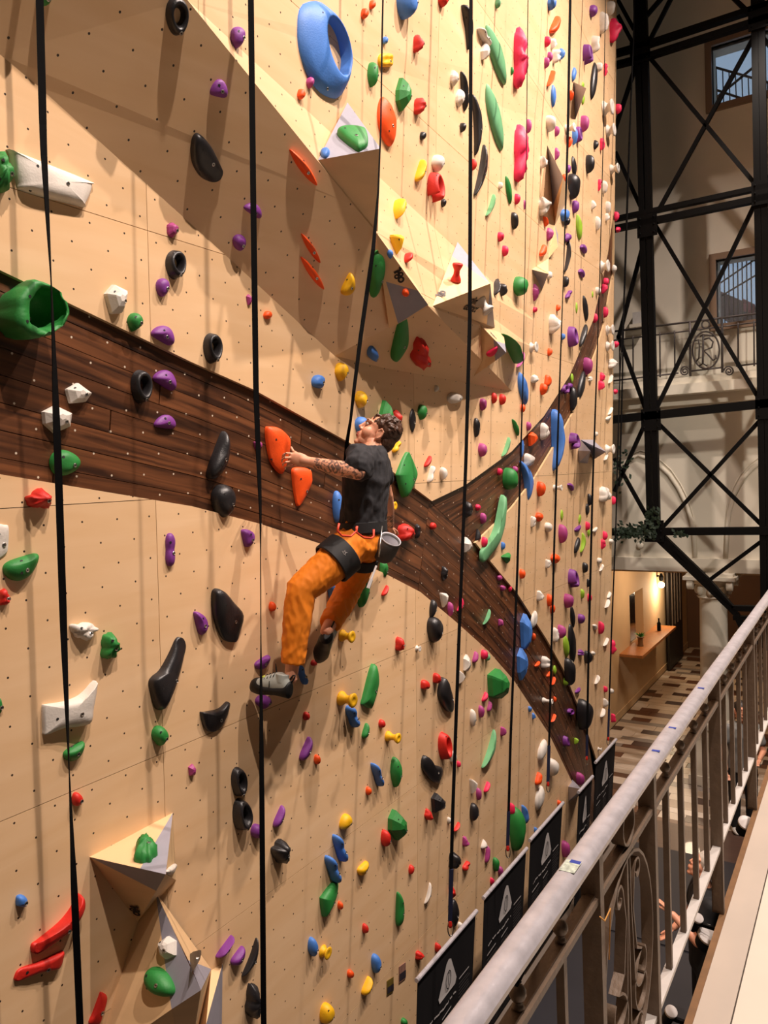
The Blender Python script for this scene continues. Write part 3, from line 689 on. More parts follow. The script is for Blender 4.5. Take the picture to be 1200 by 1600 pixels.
def ordinal(k): return ['topmost', 'second', 'third', 'fourth', 'fifth', 'sixth', 'seventh', 'eighth', 'ninth', 'tenth', 'eleventh', 'twelfth', 'thirteenth', 'fourteenth', 'fifteenth', 'sixteenth', 'seventeenth', 'eighteenth', 'nineteenth', 'twentieth'][k] if k < 20 else str(k+1)+'th'
H = []
for ent in HOLDS.replace('\n', '|').split('|'):
    ent = ent.strip()
    if not ent: continue
    a = ent.split(); ty, co = a[0], a[1]; cx, cy, w, h, rot = map(float, a[2:7]); pts = None
    if ty == 'x':
        pts = [tuple(map(float, q.split(','))) for q in a[7:]]
        xs = [p[0] for p in pts]; ys = [p[1] for p in pts]; cx, cy, w, h = (min(xs)+max(xs))/2, (min(ys)+max(ys))/2, max(xs)-min(xs), max(ys)-min(ys)
    H.append(dict(ty=ty, co=co, cx=cx, cy=cy, w=w, h=h, rot=rot, pts=pts))
# labels: colour + order down each lane between two straps
lanes = {}
for q in H:
    q['lane'] = sum(1 for s in STRAPX if q['cx'] > xat(s, q['cy'])); lanes.setdefault((q['lane'], q['co']), []).append(q)
for (ln, co), L_ in lanes.items():
    L_.sort(key=lambda q: q['cy'])
    for i, q in enumerate(L_):
        sz = 'tiny' if q['w']*q['h'] < 130 else 'small' if q['w']*q['h'] < 450 else 'big' if q['w']*q['h'] > 2500 else ''
        c = CN[co]; nm = SHN[q['ty']]
        if q['ty'] == 'x': sz = ''
        if q['ty'] == 'x' and q['co'] == 'B': nm = 'huge ring'
        pos = f'only {c} one' if len(L_) == 1 else f'lowest {c} one' if i == len(L_)-1 else f'{ordinal(i)} {c} one down' if i else f'topmost {c} one'
        q['label'] = ' '.join(f'{sz} {nm} {c} hold, {pos} {COLN[ln]}'.split())
H.sort(key=lambda q: -q['w']*q['h'])
# shared bolt mesh
mb = MB(); mb.lathe((0, 0, 0), (0, 0, 1), [(.009, -.012), (.009, .002), (.0075, .003), (.0075, .001)], STEEL, 14); mb.lathe((0, 0, 0), (0, 0, 1), [(.0042, 0), (.0042, .0015)], BOLTDARK, 6)
_bo = mb.build('bolt'); BOLT = _bo.data; bpy.data.objects.remove(_bo)
mb = MB(); mb.lathe((0, 0, 0), (0, 0, 1), [(.0062, -.012), (.0062, .0008)], BOLTDARK, 10)
_bo = mb.build('screw_hole'); HOLE = _bo.data; bpy.data.objects.remove(_bo)
rest = MB(); LIMIT = 310
for qi, q in enumerate(H):
    rg = random.Random(int(q['cx']*31+q['cy']*17)); ty, cx, cy, w, h = q['ty'], q['cx'], q['cy'], q['w'], q['h']
    P, n = hitv(cx, cy); a_, b_, c_ = P, P+n.orthogonal(), P+n.cross(n.orthogonal())
    ex = onplane(cx+.5, cy, a_, b_, c_)-onplane(cx-.5, cy, a_, b_, c_); ey = onplane(cx, cy+.5, a_, b_, c_)-onplane(cx, cy-.5, a_, b_, c_)
    p0 = proj(P); p1 = proj(P+n*.01); nx, ny = (p1[0]-p0[0])*100, (p1[1]-p0[1])*100
    mt = HM[q['co']]; nseg = 14 if w*h < 200 else 20 if w*h < 900 else 36
    mpp = P.dot(CF)/FPX                      # metres per pixel at this depth
    if ty in 'gv':                           # pegs stand out from the wall
        r = h*.5*mpp
        ax = n.copy()
        if ty == 'v': ax = (n+V((0, 0, .9))).normalized(); L_ = h*.9*mpp*1.2; r = w*.42*mpp
        else: L_ = max(r*1.2, (w-h*.35)/max(1e-6, abs(nx)))
        base = onplane(cx-(w*.5-h*.25 if ty == 'g' else 3), cy+(0 if ty == 'g' else h*.3), a_, b_, c_)
        mb = MB(); mb.lathe(base, ax, [(r*.75, -.004), (r*.95, .0), (r*.9, L_*.12), (r*.55, L_*.38), (r*.52, L_*.6), (r*.85, L_*.82), (r*.95, L_*.93), (r*.8, L_), (r*.4, L_*.985), (r*.32, L_*.96)], mt, nseg)
    else:
        pf = PF[ty]; jx = 1/ex.length; weq = w/(jx+pf*.6*abs(nx)); hm = h*ey.length
        prot = pf*min(weq, hm)
        if ty == 'x': prot = min(prot, .09)
        if ty in 'lcB' : prot = max(prot, .05*hm)
        if ty in 'lc' and cx > 600: prot = min(prot, .055)
        if ty == 'k': prot = min(prot, .10)
        prot = max(.012, min(prot, .20)); sgn = 1 if nx > 0 else -1
        kx = max(.25, (w-.8*abs(nx)*prot)/w); shift = V((0, 0, 0)); cpx = cx-.5*.75*nx*prot; cpy = cy-.5*.75*ny*prot
        base = onplane(cpx, cpy, a_, b_, c_)
        if q['pts']:
            raw = [V((x-cx, y-cy, 0)) for x, y in q['pts']]; O = []
            m_ = len(raw)
            for i in range(m_):              # Catmull-Rom rounding of the traced contour
                p_, a1, b1, n_ = raw[i-1], raw[i], raw[(i+1) % m_], raw[(i+2) % m_]
                for t in (0, .25, .5, .75): O.append(.5*((2*a1)+(-p_+b1)*t+(2*p_-5*a1+4*b1-n_)*t*t+(-p_+3*a1-3*b1+n_)*t**3))
            if q['co'] == 'B' and w > 60:
                ty2 = 'ring'; mb = MB(); inner = [(505, 62), (504, 45), (507, 32), (514, 30), (525, 40), (536, 62), (542, 90), (540, 110), (534, 121), (522, 112), (511, 88)]
                I_ = [V((x-cx, y-cy, 0)) for x, y in inner]; IO = []
                for i in range(len(I_)):
                    p_, a1, b1, n_ = I_[i-1], I_[i], I_[(i+1) % len(I_)], I_[(i+2) % len(I_)]
                    for t in (0, .25, .5, .75): IO.append(.5*((2*a1)+(-p_+b1)*t+(2*p_-5*a1+4*b1-n_)*t*t+(-p_+3*a1-3*b1+n_)*t**3))
                NN = 56
                def byang(L, c):
                    import bisect
                    A = sorted((math.atan2(p.y-c.y, p.x-c.x), p.x, p.y) for p in L); out = []
                    for k in range(NN):
                        a = -math.pi+2*math.pi*k/NN; j = bisect.bisect([t[0] for t in A], a) % len(A); a0, a1 = A[j-1], A[j]
                        d = (a1[0]-a0[0]) % (2*math.pi); f = ((a-a0[0]) % (2*math.pi))/d if d > 1e-6 else 0
                        out.append(V((a0[1]+(a1[1]-a0[1])*f, a0[2]+(a1[2]-a0[2])*f, 0)))
                    return out
                cc = V((523-cx, 76-cy, 0)); O2 = byang(O, cc); I2 = byang(IO, cc); vs = []; F = []; prof = [(0, 0), (.01, .2), (.3, .55), (.6, .85), (.85, 1.0), (.96, .95), (1.0, .8), (1.0, 0)]
                prot = .075
                for s_, hh in prof:
                    for k in range(NN): vs.append(base+ex*(O2[k].lerp(I2[k], s_).x*.97)+ey*O2[k].lerp(I2[k], s_).y+n*prot*hh)
                for j in range(len(prof)-1):
                    for k in range(NN): F.append((j*NN+k, j*NN+(k+1) % NN, (j+1)*NN+(k+1) % NN, (j+1)*NN+k))
                mb.mesh(vs, F, mt)
            else:
                cen = sum(O, V())/len(O); mb = blob_mesh('x', O, cen, ex, ey, kx, n, prot, mt, rg, shift, base)
        elif ty == 'U':                      # the big green bowl
            mb = MB(); vs = []; F = []; NN = 36
            prof = [(.86, 0), (.95, .25), (1.0, .55), (.98, .85), (.90, 1.0), (.78, 1.0), (.70, .80), (.62, .45), (.4, .25), (.1, .2)]
            for j, (r, hh) in enumerate(prof):
                for i in range(NN):
                    t = 2*math.pi*i/NN; wob = 1+.05*math.sin(3*t+.6)+.035*math.sin(7*t+j*.5)+.02*math.sin(13*t)
                    rr = r*(wob if j < 6 else 1+.04*math.sin(3*t)); off = 9 if j >= 5 else 0
                    vs.append(base+ex*(w*.5*rr*math.cos(t)*kx+off)+ey*(h*.5*rr*math.sin(t)-(2 if j > 5 else 0))+n*.17*hh*(1+.06*noise.noise(V((t*2, j, 0)))))
            for j in range(len(prof)-1):
                for i in range(NN): F.append((j*NN+i, j*NN+(i+1) % NN, (j+1)*NN+(i+1) % NN, (j+1)*NN+i))
            F.append(tuple((len(prof)-1)*NN+i for i in range(NN))); mb.mesh(vs, F, mt)
        else:
            if ty == 'B':                    # long split blue hold
                pts = [(864, 645), (869, 640), (873, 650), (880, 668), (881, 690), (877, 708), (870, 725), (862, 735), (860, 728), (866, 700), (864, 670)]
                O = [V((x-cx, y-cy, 0)) for x, y in pts]; O = [O[i//2].lerp(O[(i//2+1) % len(O)], .5*(i % 2)) for i in range(2*len(O))]
                mb = blob_mesh('l', O, V((3, 0, 0)), ex, ey, kx, n, prot, mt, rg, shift, base)
            else:
                O = outline(ty, nseg, rg)
                el = w/max(1, h)
                a = math.radians(q['rot']); ca, sa = math.cos(a), math.sin(a)
                # elongation before rotation, so a tilted long hold keeps its slenderness
                e0 = {'l': .36, 'c': .42, 'n': .55, 'o': .5, 'e': .62}.get(ty, 1.0)
                if abs(q['rot']) < 1: e0 = 1.0
                elif ty in 'lceno' and abs(q['rot']) < 60:
                    rr2 = (w/h)**2; den = ca*ca-rr2*sa*sa
                    if den > .05: e0 = math.sqrt(max(.18**2, min(1, (rr2*ca*ca-sa*sa)/den)))
                O = [V((p.x*e0, p.y, 0)) for p in O]; O = [V((p.x*ca+p.y*sa, -p.x*sa+p.y*ca, 0)) for p in O]
                x0, x1 = min(p.x for p in O), max(p.x for p in O); y0, y1 = min(p.y for p in O), max(p.y for p in O)
                O = [V(((p.x-(x0+x1)/2)/(x1-x0)*w, (p.y-(y0+y1)/2)/(y1-y0)*h, 0)) for p in O]
                cen = sum(O, V())/len(O)
                mb = blob_mesh(ty, O, cen, ex, ey, kx, n, prot, mt, rg, shift, base)
    q['P'] = P; q['n'] = n
    if qi >= LIMIT:
        k = len(rest.v); rest.v += mb.v
        for f, mi in zip(mb.f, mb.m): rest.f.append(tuple(i+k for i in f)); rest.m.append(rest.mi(mb.mats[mi]))
        continue
    nm = 'climbing_hold'
    cenw = sum(mb.v, V())/len(mb.v); mb.v = [p-cenw for p in mb.v]
    o = mb.build(nm, smooth=(ty not in 'pt')); o.location = cenw
    bm = bmesh.new(); bm.from_mesh(o.data); bmesh.ops.recalc_face_normals(bm, faces=bm.faces); bm.to_mesh(o.data); bm.free()
    if ty not in 'pt': o.data.shade_smooth()
    tag(o, q['label'], 'climbing hold', f"{CN[q['co']]} climbing holds")
    if max(w, h) > 20 and cx < 760 and ty not in 'gv':
        tree = BVHTree.FromPolygons([tuple(v) for v in mb.v], mb.f)
        spots = [(.12, .10)] + ([(-.25, -.22)] if w*h > 700 else []) + ([(-.3, .2)] if w*h > 2500 else [])
        if ty in 'rh' or (ty == 'x' and q['co'] == 'B'): spots = [(.02, .40), (-.22, -.36)]
        if ty in 'ln': spots = [(s[0]*.4, s[1]) for s in spots]
        for k, (fx, fy) in enumerate(spots):
            oo = base-cenw+ex*(fx*w*kx)+ey*(fy*h)+n*.5; hp, hn, _, _ = tree.ray_cast(oo, -n, .7)
            if hp is None: continue
            if hn.dot(n) < 0: hn = -hn
            bo = link('bolt' if k == 0 else 'screw_hole', BOLT if k == 0 else HOLE, o)
            bo.rotation_euler = (hn*.5+n*.5).to_track_quat('Z', 'Y').to_euler(); bo.location = hp
o = rest.build('climbing_holds', smooth=True, ang=50); tag(o, 'smallest mixed climbing holds scattered over the far end of the wall', 'climbing holds', kind='stuff')

def text_mesh(txt, size, m, shear=0.0, fat=.0012):
    cu = bpy.data.curves.new('lettering', 'FONT'); cu.body = txt; cu.size = size; cu.shear = shear; cu.extrude = .0005; cu.offset = fat
    o = bpy.data.objects.new('lettering', cu); COL.objects.link(o)
    me = bpy.data.meshes.new_from_object(o.evaluated_get(bpy.context.evaluated_depsgraph_get())); bpy.data.objects.remove(o); me.materials.clear(); me.materials.append(m); return me
# ================================================================ STRAPS (auto-belay webbing)
def resmooth(pl, step=60):
    out = []; y = pl[0][1]
    while y < pl[-1][1]: out.append((xat(pl, y), y)); y += step
    out.append(pl[-1]); return out
def ribbon(pts, side, wid, thick, mt, mb):
    n = len(pts); k = len(mb.v)
    for p, s in zip(pts, side):
        d = V((0, 0, 1)); f = s.cross(d).normalized()*thick/2; w = s*wid/2
        mb.v += [p-w-f, p+w-f, p+w+f, p-w+f]
    for i in range(n-1):
        for j in range(4): mb.f.append((k+i*4+j, k+i*4+(j+1) % 4, k+(i+1)*4+(j+1) % 4, k+(i+1)*4+j)); mb.m.append(mb.mi(mt))
    mb.f.append((k, k+1, k+2, k+3)); mb.m.append(mb.mi(mt)); e = k+(n-1)*4; mb.f.append((e+3, e+2, e+1, e)); mb.m.append(mb.mi(mt))
TW = [[(0, 0), (150, 10), (300, 55), (440, 87), (560, 60), (680, 15), (900, 0), (1060, 50), (1200, 88), (1320, 60), (1450, 0), (1600, 0)],
      [(0, 0), (500, 10), (700, 35), (850, 85), (1000, 86), (1100, 60), (1250, 30), (1600, 0)],
      [(0, 30), (500, 20), (800, 40), (1600, 30)], [(0, 80), (500, 84), (900, 40), (1600, 30)], [(0, 20), (200, 30), (420, 80), (700, 50), (1600, 40)], [(0, 80), (500, 70), (900, 20), (1600, 20)], [(0, 80), (800, 50), (1600, 20)]]
WIDTHS = [.027, .026, .026, .024, .026, .025, .022]
WHERE = ['passing the green bowl hold', 'twisting past the purple holds', 'in front of the red peg volume', 'over the big green hold', 'crossing the long blue hold', 'over the upper dark band', 'at the far edge of the wall']
ENDW = [None, None, (1358, 1440), (1268, 1322), (1165, 1222), (1148, 1182), (1108, 1152)]
def rpt(px, py, off):
    return onwall(px, py, off)
for i, pl in enumerate(STRAPX):
    off = [.30, .58, .62, .46, .36, .30, .26][i]
    pp = resmooth([(pl[0][0]-(pl[1][0]-pl[0][0])*.3, pl[0][1]-(pl[1][1]-pl[0][1])*.3)]+pl+([(pl[-1][0]+2, 1680)] if pl[-1][1] == 1600 else []), 24)
    if ENDW[i]: pp = [p for p in pp if p[1] < ENDW[i][0]]+[(xat(pl, ENDW[i][0]), ENDW[i][0])]
    pts = [rpt(x, y, off) for x, y in pp]; side = []
    for x, y in pp:
        th = math.radians(xat([(a, b) for b, a in TW[i]], max(0, min(1599, y)))); dv = ray(x, y).normalized(); lt = dv.cross(V((0, 0, 1))).normalized(); side.append((lt*math.cos(th)+dv*math.sin(th)).normalized())
    up0 = pts[0]+V((0, -.035, 1))*min(4.0, 8.3-pts[0].z); pts = [up0]+pts; side = [side[0]]+side
    cen = pts[len(pts)//2]; root = empty('belay_strap', cen)
    tag(root, f'{["first", "second", "third", "fourth", "fifth", "sixth", "last"][i]} long black webbing strap hanging down the wall, {WHERE[i]}', 'strap', 'auto belay straps hanging along the wall')
    mb = MB(); ribbon(pts, side, WIDTHS[i], .003, WEB, mb); under(mb.build('webbing'), root)
    if ENDW[i]:
        y0, y1 = ENDW[i]; a, b = rpt(xat(pl, y0), y0, off), rpt(xat(pl, y1), y1, off); mb = MB(); ribbon([a-V((0, 0, 0)), a.lerp(b, .5), b], [CR]*3, WIDTHS[i]*1.1, .012, BLUEWEB, mb)
        under(mb.build('sleeve'), root)
        mb = MB(); c = b+V((0, 0, -.05)); mb.tube([c+CR*.018*math.cos(t)+V((0, 0, .05*math.sin(t))) for t in [2*math.pi*k/14 for k in range(14)]], .005, STEEL, 6, closed=True)
        under(mb.build('carabiner'), root)
        mb = MB(); mb.lathe(b+V((0, 0, .005)), (0, 0, -1), [(.012, 0), (.014, .03), (.01, .045)], HM['R'], 10); under(mb.build('swivel'), root)

# ================================================================ BANNERS at the wall foot
def banner(tl, tr, label, off=.30, drop=1.28):
    a, b = onwall(*tl, off), onwall(*tr, off); b.z = a.z = (a.z+b.z)/2
    a2, b2 = V((a.x, a.y+.10, a.z-drop)), V((b.x, b.y+.10, b.z-drop)); root = empty('gate_banner', (a2+b2)/2)
    tag(root, label, 'banner', 'black gate banners at the foot of the wall')
    nrm = (b-a).cross(a2-a).normalized(); nrm = -nrm if nrm.y > 0 else nrm
    n = 24; mb = MB(); G = []
    for j in range(7):
        for i in range(n+1):
            u, v = i/n, j/6; p = a.lerp(b, u).lerp(a2.lerp(b2, u), v); G.append(p+nrm*(.012*math.sin(u*17+v*2)*v))
    def at(u, v, e=0.0):
        p = a.lerp(b, u).lerp(a2.lerp(b2, u), v); return p+nrm*(.012*math.sin(u*17+v*2)*v+e)
    F = [(j*(n+1)+i, j*(n+1)+i+1, (j+1)*(n+1)+i+1, (j+1)*(n+1)+i) for j in range(6) for i in range(n)]
    k = len(G); G2 = G+[p-nrm*.004 for p in G]; mb.mesh(G2, F+[tuple(k+q for q in reversed(f)) for f in F], BANNER)
    under(mb.build('fabric', smooth=True), root)
    mb = MB(); mb.tube([a+V((-.02, 0, .012)), b+V((.02, 0, .012))], .017, RAILTOP, 10); under(mb.build('top_bar'), root)
    mb = MB(); mb.tube([a2+V((0, 0, -.01)), b2+V((0, 0, -.01))], .014, BLACKP, 8); under(mb.build('bottom_bar'), root)
    mb = MB()   # rounded triangle with a loop drawn in it
    ou = [(.50, .085), (.54, .10), (.66, .27), (.64, .305), (.36, .305), (.34, .27), (.46, .10)]
    mb.poly([at(u, v, .006) for u, v in ou], WHITEP)
    def stroke(P, w, m, e=.009):
        for (u0, v0), (u1, v1) in zip(P, P[1:]):
            d = V((u1-u0, v1-v0, 0)); q = V((-d.y, d.x, 0)).normalized()*w/2 if d.length else V((0, 0, 0))
            mb.poly([at(u0+q.x, v0+q.y, e), at(u1+q.x, v1+q.y, e), at(u1-q.x, v1-q.y, e), at(u0-q.x, v0-q.y, e)], m)
    stroke([(.50+.045*math.cos(t), .215+.055*math.sin(t)) for t in [2*math.pi*k/16 for k in range(17)]], .008, BANNER)
    stroke([(.50, .175), (.505, .25)], .008, BANNER)
    rg = random.Random(int(tl[0]))
    def wavy(u0, u1, v, w=.010, amp=.006, m=WHITEP):
        P = []; u = u0
        while u < u1:
            if rg.random() < .12: u += .012; P and stroke(P, w, m); P = []
            P.append((u, v+rg.uniform(-amp, amp))); u += .011
        if len(P) > 1: stroke(P, w, m)
    wavy(.10, .66, .36); 
    for c0, c1, n_ in ((.08, .34, 8), (.40, .62, 12), (.70, .93, 10)):
        v0 = .42 if c0 < .7 else .30
        stroke([(c0, v0), (c0+(c1-c0)*.8, v0)], .008, WHITEP)
        for k in range(n_): stroke([(c0, v0+.035+.022*k), (c1-rg.uniform(0, .06), v0+.035+.022*k)], .0035, GREYP)
    under(mb.build('print'), root)
    # the large handwritten line
    o = link('lettering', text_mesh('"Un bouillonnement', .105, WHITEP, .35))
    ux = (b-a).normalized(); uy = (a-a2).normalized(); uz = ux.cross(uy)
    if uz.dot(nrm) < 0: pass
    p = at(.10, .79, .014); o.matrix_world = Matrix(((ux.x, uy.x, uz.x, p.x), (ux.y, uy.y, uz.y, p.y), (ux.z, uy.z, uz.z, p.z), (0, 0, 0, 1)))
    mw = o.matrix_world.copy(); o.parent = root; o.matrix_parent_inverse = Matrix.Translation(root.location).inverted(); o.matrix_basis = mw
    return root
banner((653, 1533), (743, 1427), 'first black gate banner, nearest the bottom of the frame, with white triangle logo')
banner((757, 1405), (822, 1328), 'second black gate banner, with a long handwritten line near its foot')
banner((829, 1313), (879, 1258), 'third black gate banner, beside the magenta hold')
banner((905, 1247), (925, 1208), 'fourth black gate banner, leaning steeply, pale top bar', off=.45)
banner((931, 1193), (962, 1157), 'farthest black gate banner, at the end of the wall before the tiled floor')
# two little picture cards screwed to the wall
for (x, y, w, h, c, lb) in ((610, 1542, 10, 30, (120, 100, 40), 'small olive and orange picture card stuck on the plywood'), (629, 1521, 10, 34, (150, 110, 96), 'small rust and grey picture card stuck on the plywood')):
    P = [onwall(x-w/2, y-h*.30, .006), onwall(x+w/2, y-h*.52, .006), onwall(x+w/2, y+h*.22, .006), onwall(x-w/2, y+h*.45, .006)]
    mb = MB(); extruded(mb, P, V((0, .004, 0)), mat('card_'+str(x), c, .5, noise_amt=.3, nscale=30))
    M_ = [(P[0].lerp(P[3], t), P[1].lerp(P[2], t)) for t in (.45, .9)]; mb.poly([M_[0][0]-V((0, .002, 0)), M_[0][1]-V((0, .002, 0)), M_[1][1]-V((0, .002, 0)), M_[1][0]-V((0, .002, 0))], mat('card_dark', (48, 42, 50), .5))
    tag(mb.build('picture_card'), lb, 'card')
# lettering on the volumes
def logo180(root, W, tri, px, py, size, rot, m=INK):
    a, b, c = (W[i] for i in tri); n = (b-a).cross(c-a).normalized()
    if n.dot(ray(px, py)) > 0: n = -n
    p = onplane(px, py, a, b, c)+n*.004
    q = onplane(px+10*math.cos(rot), py-10*math.sin(rot), a, b, c)+n*.004; ux = (q-p).normalized(); uy = n.cross(ux)
    mb = MB(); s = size
    def L(x, y): return p+ux*x*s+uy*y*s
    mb.poly([L(*t) for t in ((-.62, -.30), (-.38, -.30), (-.34, .42), (-.52, .62), (-.86, .42), (-.58, .30))], m)
    for cx_, ry in ((.0, .5), (.52, .42)):
        for cy_ in ((.24, -.24) if cx_ == 0 else (0,)):
            R = .27 if cx_ == 0 else .36; r = .10 if cx_ == 0 else .15; N = 16
            for k in range(N):
                t0, t1 = 2*math.pi*k/N, 2*math.pi*(k+1)/N
                mb.poly([L(cx_+R*math.cos(t0), cy_+R*math.sin(t0)), L(cx_+R*math.cos(t1), cy_+R*math.sin(t1)), L(cx_+r*math.cos(t1), cy_+r*math.sin(t1)), L(cx_+r*math.cos(t0), cy_+r*math.sin(t0))], m)
    mb.poly([L(-.4, .3), L(-.1, .12), L(-.1, -.05), L(-.4, 0)], m)
    under(mb.build('number_print'), root)
logo180(v2, W2, (0, 1, 2), 623, 430, .062, math.radians(-62))
logo180(v3, W3, (0, 1, 3), 690, 460, .06, math.radians(55), mat('grey_logo', (96, 92, 92), .7))
logo180(v9, W9, (0, 4, 2), 211, 1421, .055, math.radians(-62))
logo180(v4, W4, (0, 2, 3), 770, 524, .05, math.radians(-45), mat('grey_logo', (96, 92, 92), .7))
a, b, c = W3[1], W3[2], W3[3]; n = (b-a).cross(c-a).normalized(); n = -n if n.dot(ray(740, 480)) > 0 else n
for txt, px, py, sz in (('climbing', 732, 472, .085), ('district', 722, 482, .095)):
    p = onplane(px, py, a, b, c)+n*.005; q = onplane(px+20, py+5.5, a, b, c)+n*.005; ux = (q-p).normalized(); uy = n.cross(ux)
    o = link('lettering', text_mesh(txt, sz, INK, 0, .002))
    mw = Matrix(((ux.x, uy.x, n.x, p.x), (ux.y, uy.y, n.y, p.y), (ux.z, uy.z, n.z, p.z), (0, 0, 0, 1))); o.parent = v3; o.matrix_parent_inverse = Matrix.Translation(v3.location).inverted(); o.matrix_basis = mw

# ================================================================ FLOOR
flo = empty('floor', (8, 0, FLOOR), kind='structure')
mb = MB(); mb.box((-2, -5, FLOOR-.3), (30, 4.4, FLOOR-.03), mat('grout', (104, 92, 82), .8)); under(mb.build('subfloor'), flo)
TC = [mat('tile_'+k, c, .32, noise_amt=.12, nscale=4) for k, c in (('cream', (196, 180, 162)), ('sand', (172, 152, 132)), ('brown', (98, 66, 50)), ('umber', (70, 50, 42)), ('grey', (132, 122, 114)), ('cream2', (206, 192, 176)))]
tiles = []; X = 10.42; row = 0
while X < 24:
    pat = ('strip', 'check', 'strip', 'long', 'check', 'long')[row % 6]; dep = {'strip': .17, 'check': .22, 'long': .26}[pat]
    y = -1.6; k = 0; rr = random.Random(row)
    while y < 4.02:
        ln = {'strip': rr.uniform(.5, 1.1), 'check': .34, 'long': rr.uniform(.4, .9)}[pat]; y1 = min(4.02, y+ln)
        if pat == 'check': c = (5, 0)[k % 4 > 1] if (k+row//6) % 2 else (3, 2)[k % 3 == 0]
        elif pat == 'strip': c = rr.choice((0, 5, 0, 5, 4) if row % 3 else (2, 3, 0, 4))
        else: c = rr.choice((1, 0, 2, 0, 5))
        tiles.append((X, y, X+dep, y1, c)); y = y1; k += 1
    X += dep; row += 1
vis = [t for t in tiles if 958 < proj(V(((t[0]+t[2])/2, (t[1]+t[3])/2, FLOOR)))[0] < 1205]
tmesh = {}
rest_t = MB()
near_t = set(id(t) for t in vis[:290])
for t in tiles:
    x0, y0, x1, y1, c = t
    if id(t) in near_t:
        key = (round(x1-x0, 2), round(y1-y0, 2), c)
        if key not in tmesh:
            mb = MB(); mb.box((.003, .003, -.03), (x1-x0-.003, y1-y0-.003, rnd.uniform(0, .001)), TC[c]); o = mb.build('tile'); tmesh[key] = o.data; bpy.data.objects.remove(o)
        o = link('tile', tmesh[key], flo); o.location = V((x0, y0, FLOOR))-flo.location
    else: rest_t.box((x0+.003, y0+.003, FLOOR-.03), (x1-.003, y1-.003, FLOOR), TC[c])
o = under(rest_t.build('tiles_beyond'), flo); o['kind'] = 'stuff'
# charcoal landing mats and the glossy brown edging in front of the tiles
for i in range(5):
    for j in range(3):
        mb = MB(); x0 = -.5+i*2.03; y0 = -2.4+j*1.68; mb.box((x0+.006, y0+.006, FLOOR-.02), (x0+2.024, y0+1.674, FLOOR+.05), MAT_); o = mb.build('landing_mat')
        bm = bmesh.new(); bm.from_mesh(o.data); bmesh.ops.bevel(bm, geom=bm.edges[:], offset=.012, segments=2, affect='EDGES'); bm.to_mesh(o.data); bm.free()
        tag(o, f'charcoal landing mat, {["first", "second", "third", "fourth", "fifth"][i]} row going away, {["under the gallery side", "in the middle file", "along the climbing wall"][j]}', 'mat', 'charcoal landing mats')
mb = MB(); mb.box((9.66, -2.4, FLOOR-.02), (10.41, 2.75, FLOOR+.035), mat('glossy_brown', (74, 54, 46), .4, coat=.15, noise_amt=.2, nscale=6, stretch=(6, 1, 1)))
tag(mb.build('trim_1'), kind='structure')

# ================================================================ FAR FACADE
FX = 12.2
fac = empty('wall_far', (FX, 0, -1.63), kind='structure')
def yz(px, py, X=FX): p = onx(px, py, X); return p.y, p.z
ya, za = yz(1112, 74); _, zb = yz(1114, 166); w1 = (.62, ya, zb, za)
ya2, za2 = yz(1119, 407); _, zb2 = yz(1121, 507); w2 = (.62, ya2, zb2, za2)
ys = sorted({-7.0, 6.0, .62, ya, ya2}); zs = sorted({-1.63, 9.5, za, zb, za2, zb2})
mb = MB()
for i in range(len(ys)-1):
    for j in range(len(zs)-1):
        yc, zc = (ys[i]+ys[i+1])/2, (zs[j]+zs[j+1])/2
        if any(w[0] < yc < w[1] and w[2] < zc < w[3] for w in (w1, w2)): continue
        mb.box((FX, ys[i], zs[j]), (FX+.35, ys[i+1], zs[j+1]), PLASTER)
under(mb.build('plaster_wall'), fac)
SKYE = bpy.data.materials.new('daylight_sky'); SKYE.use_nodes = True; N, L = nt(SKYE); b = N['Principled BSDF']; b.inputs['Base Color'].default_value = (0, 0, 0, 1)
b.inputs['Emission Color'].default_value = srgb(160, 186, 214); b.inputs['Emission Strength'].default_value = .75
FRM = mat('window_frame_paint', (128, 104, 84), .5)
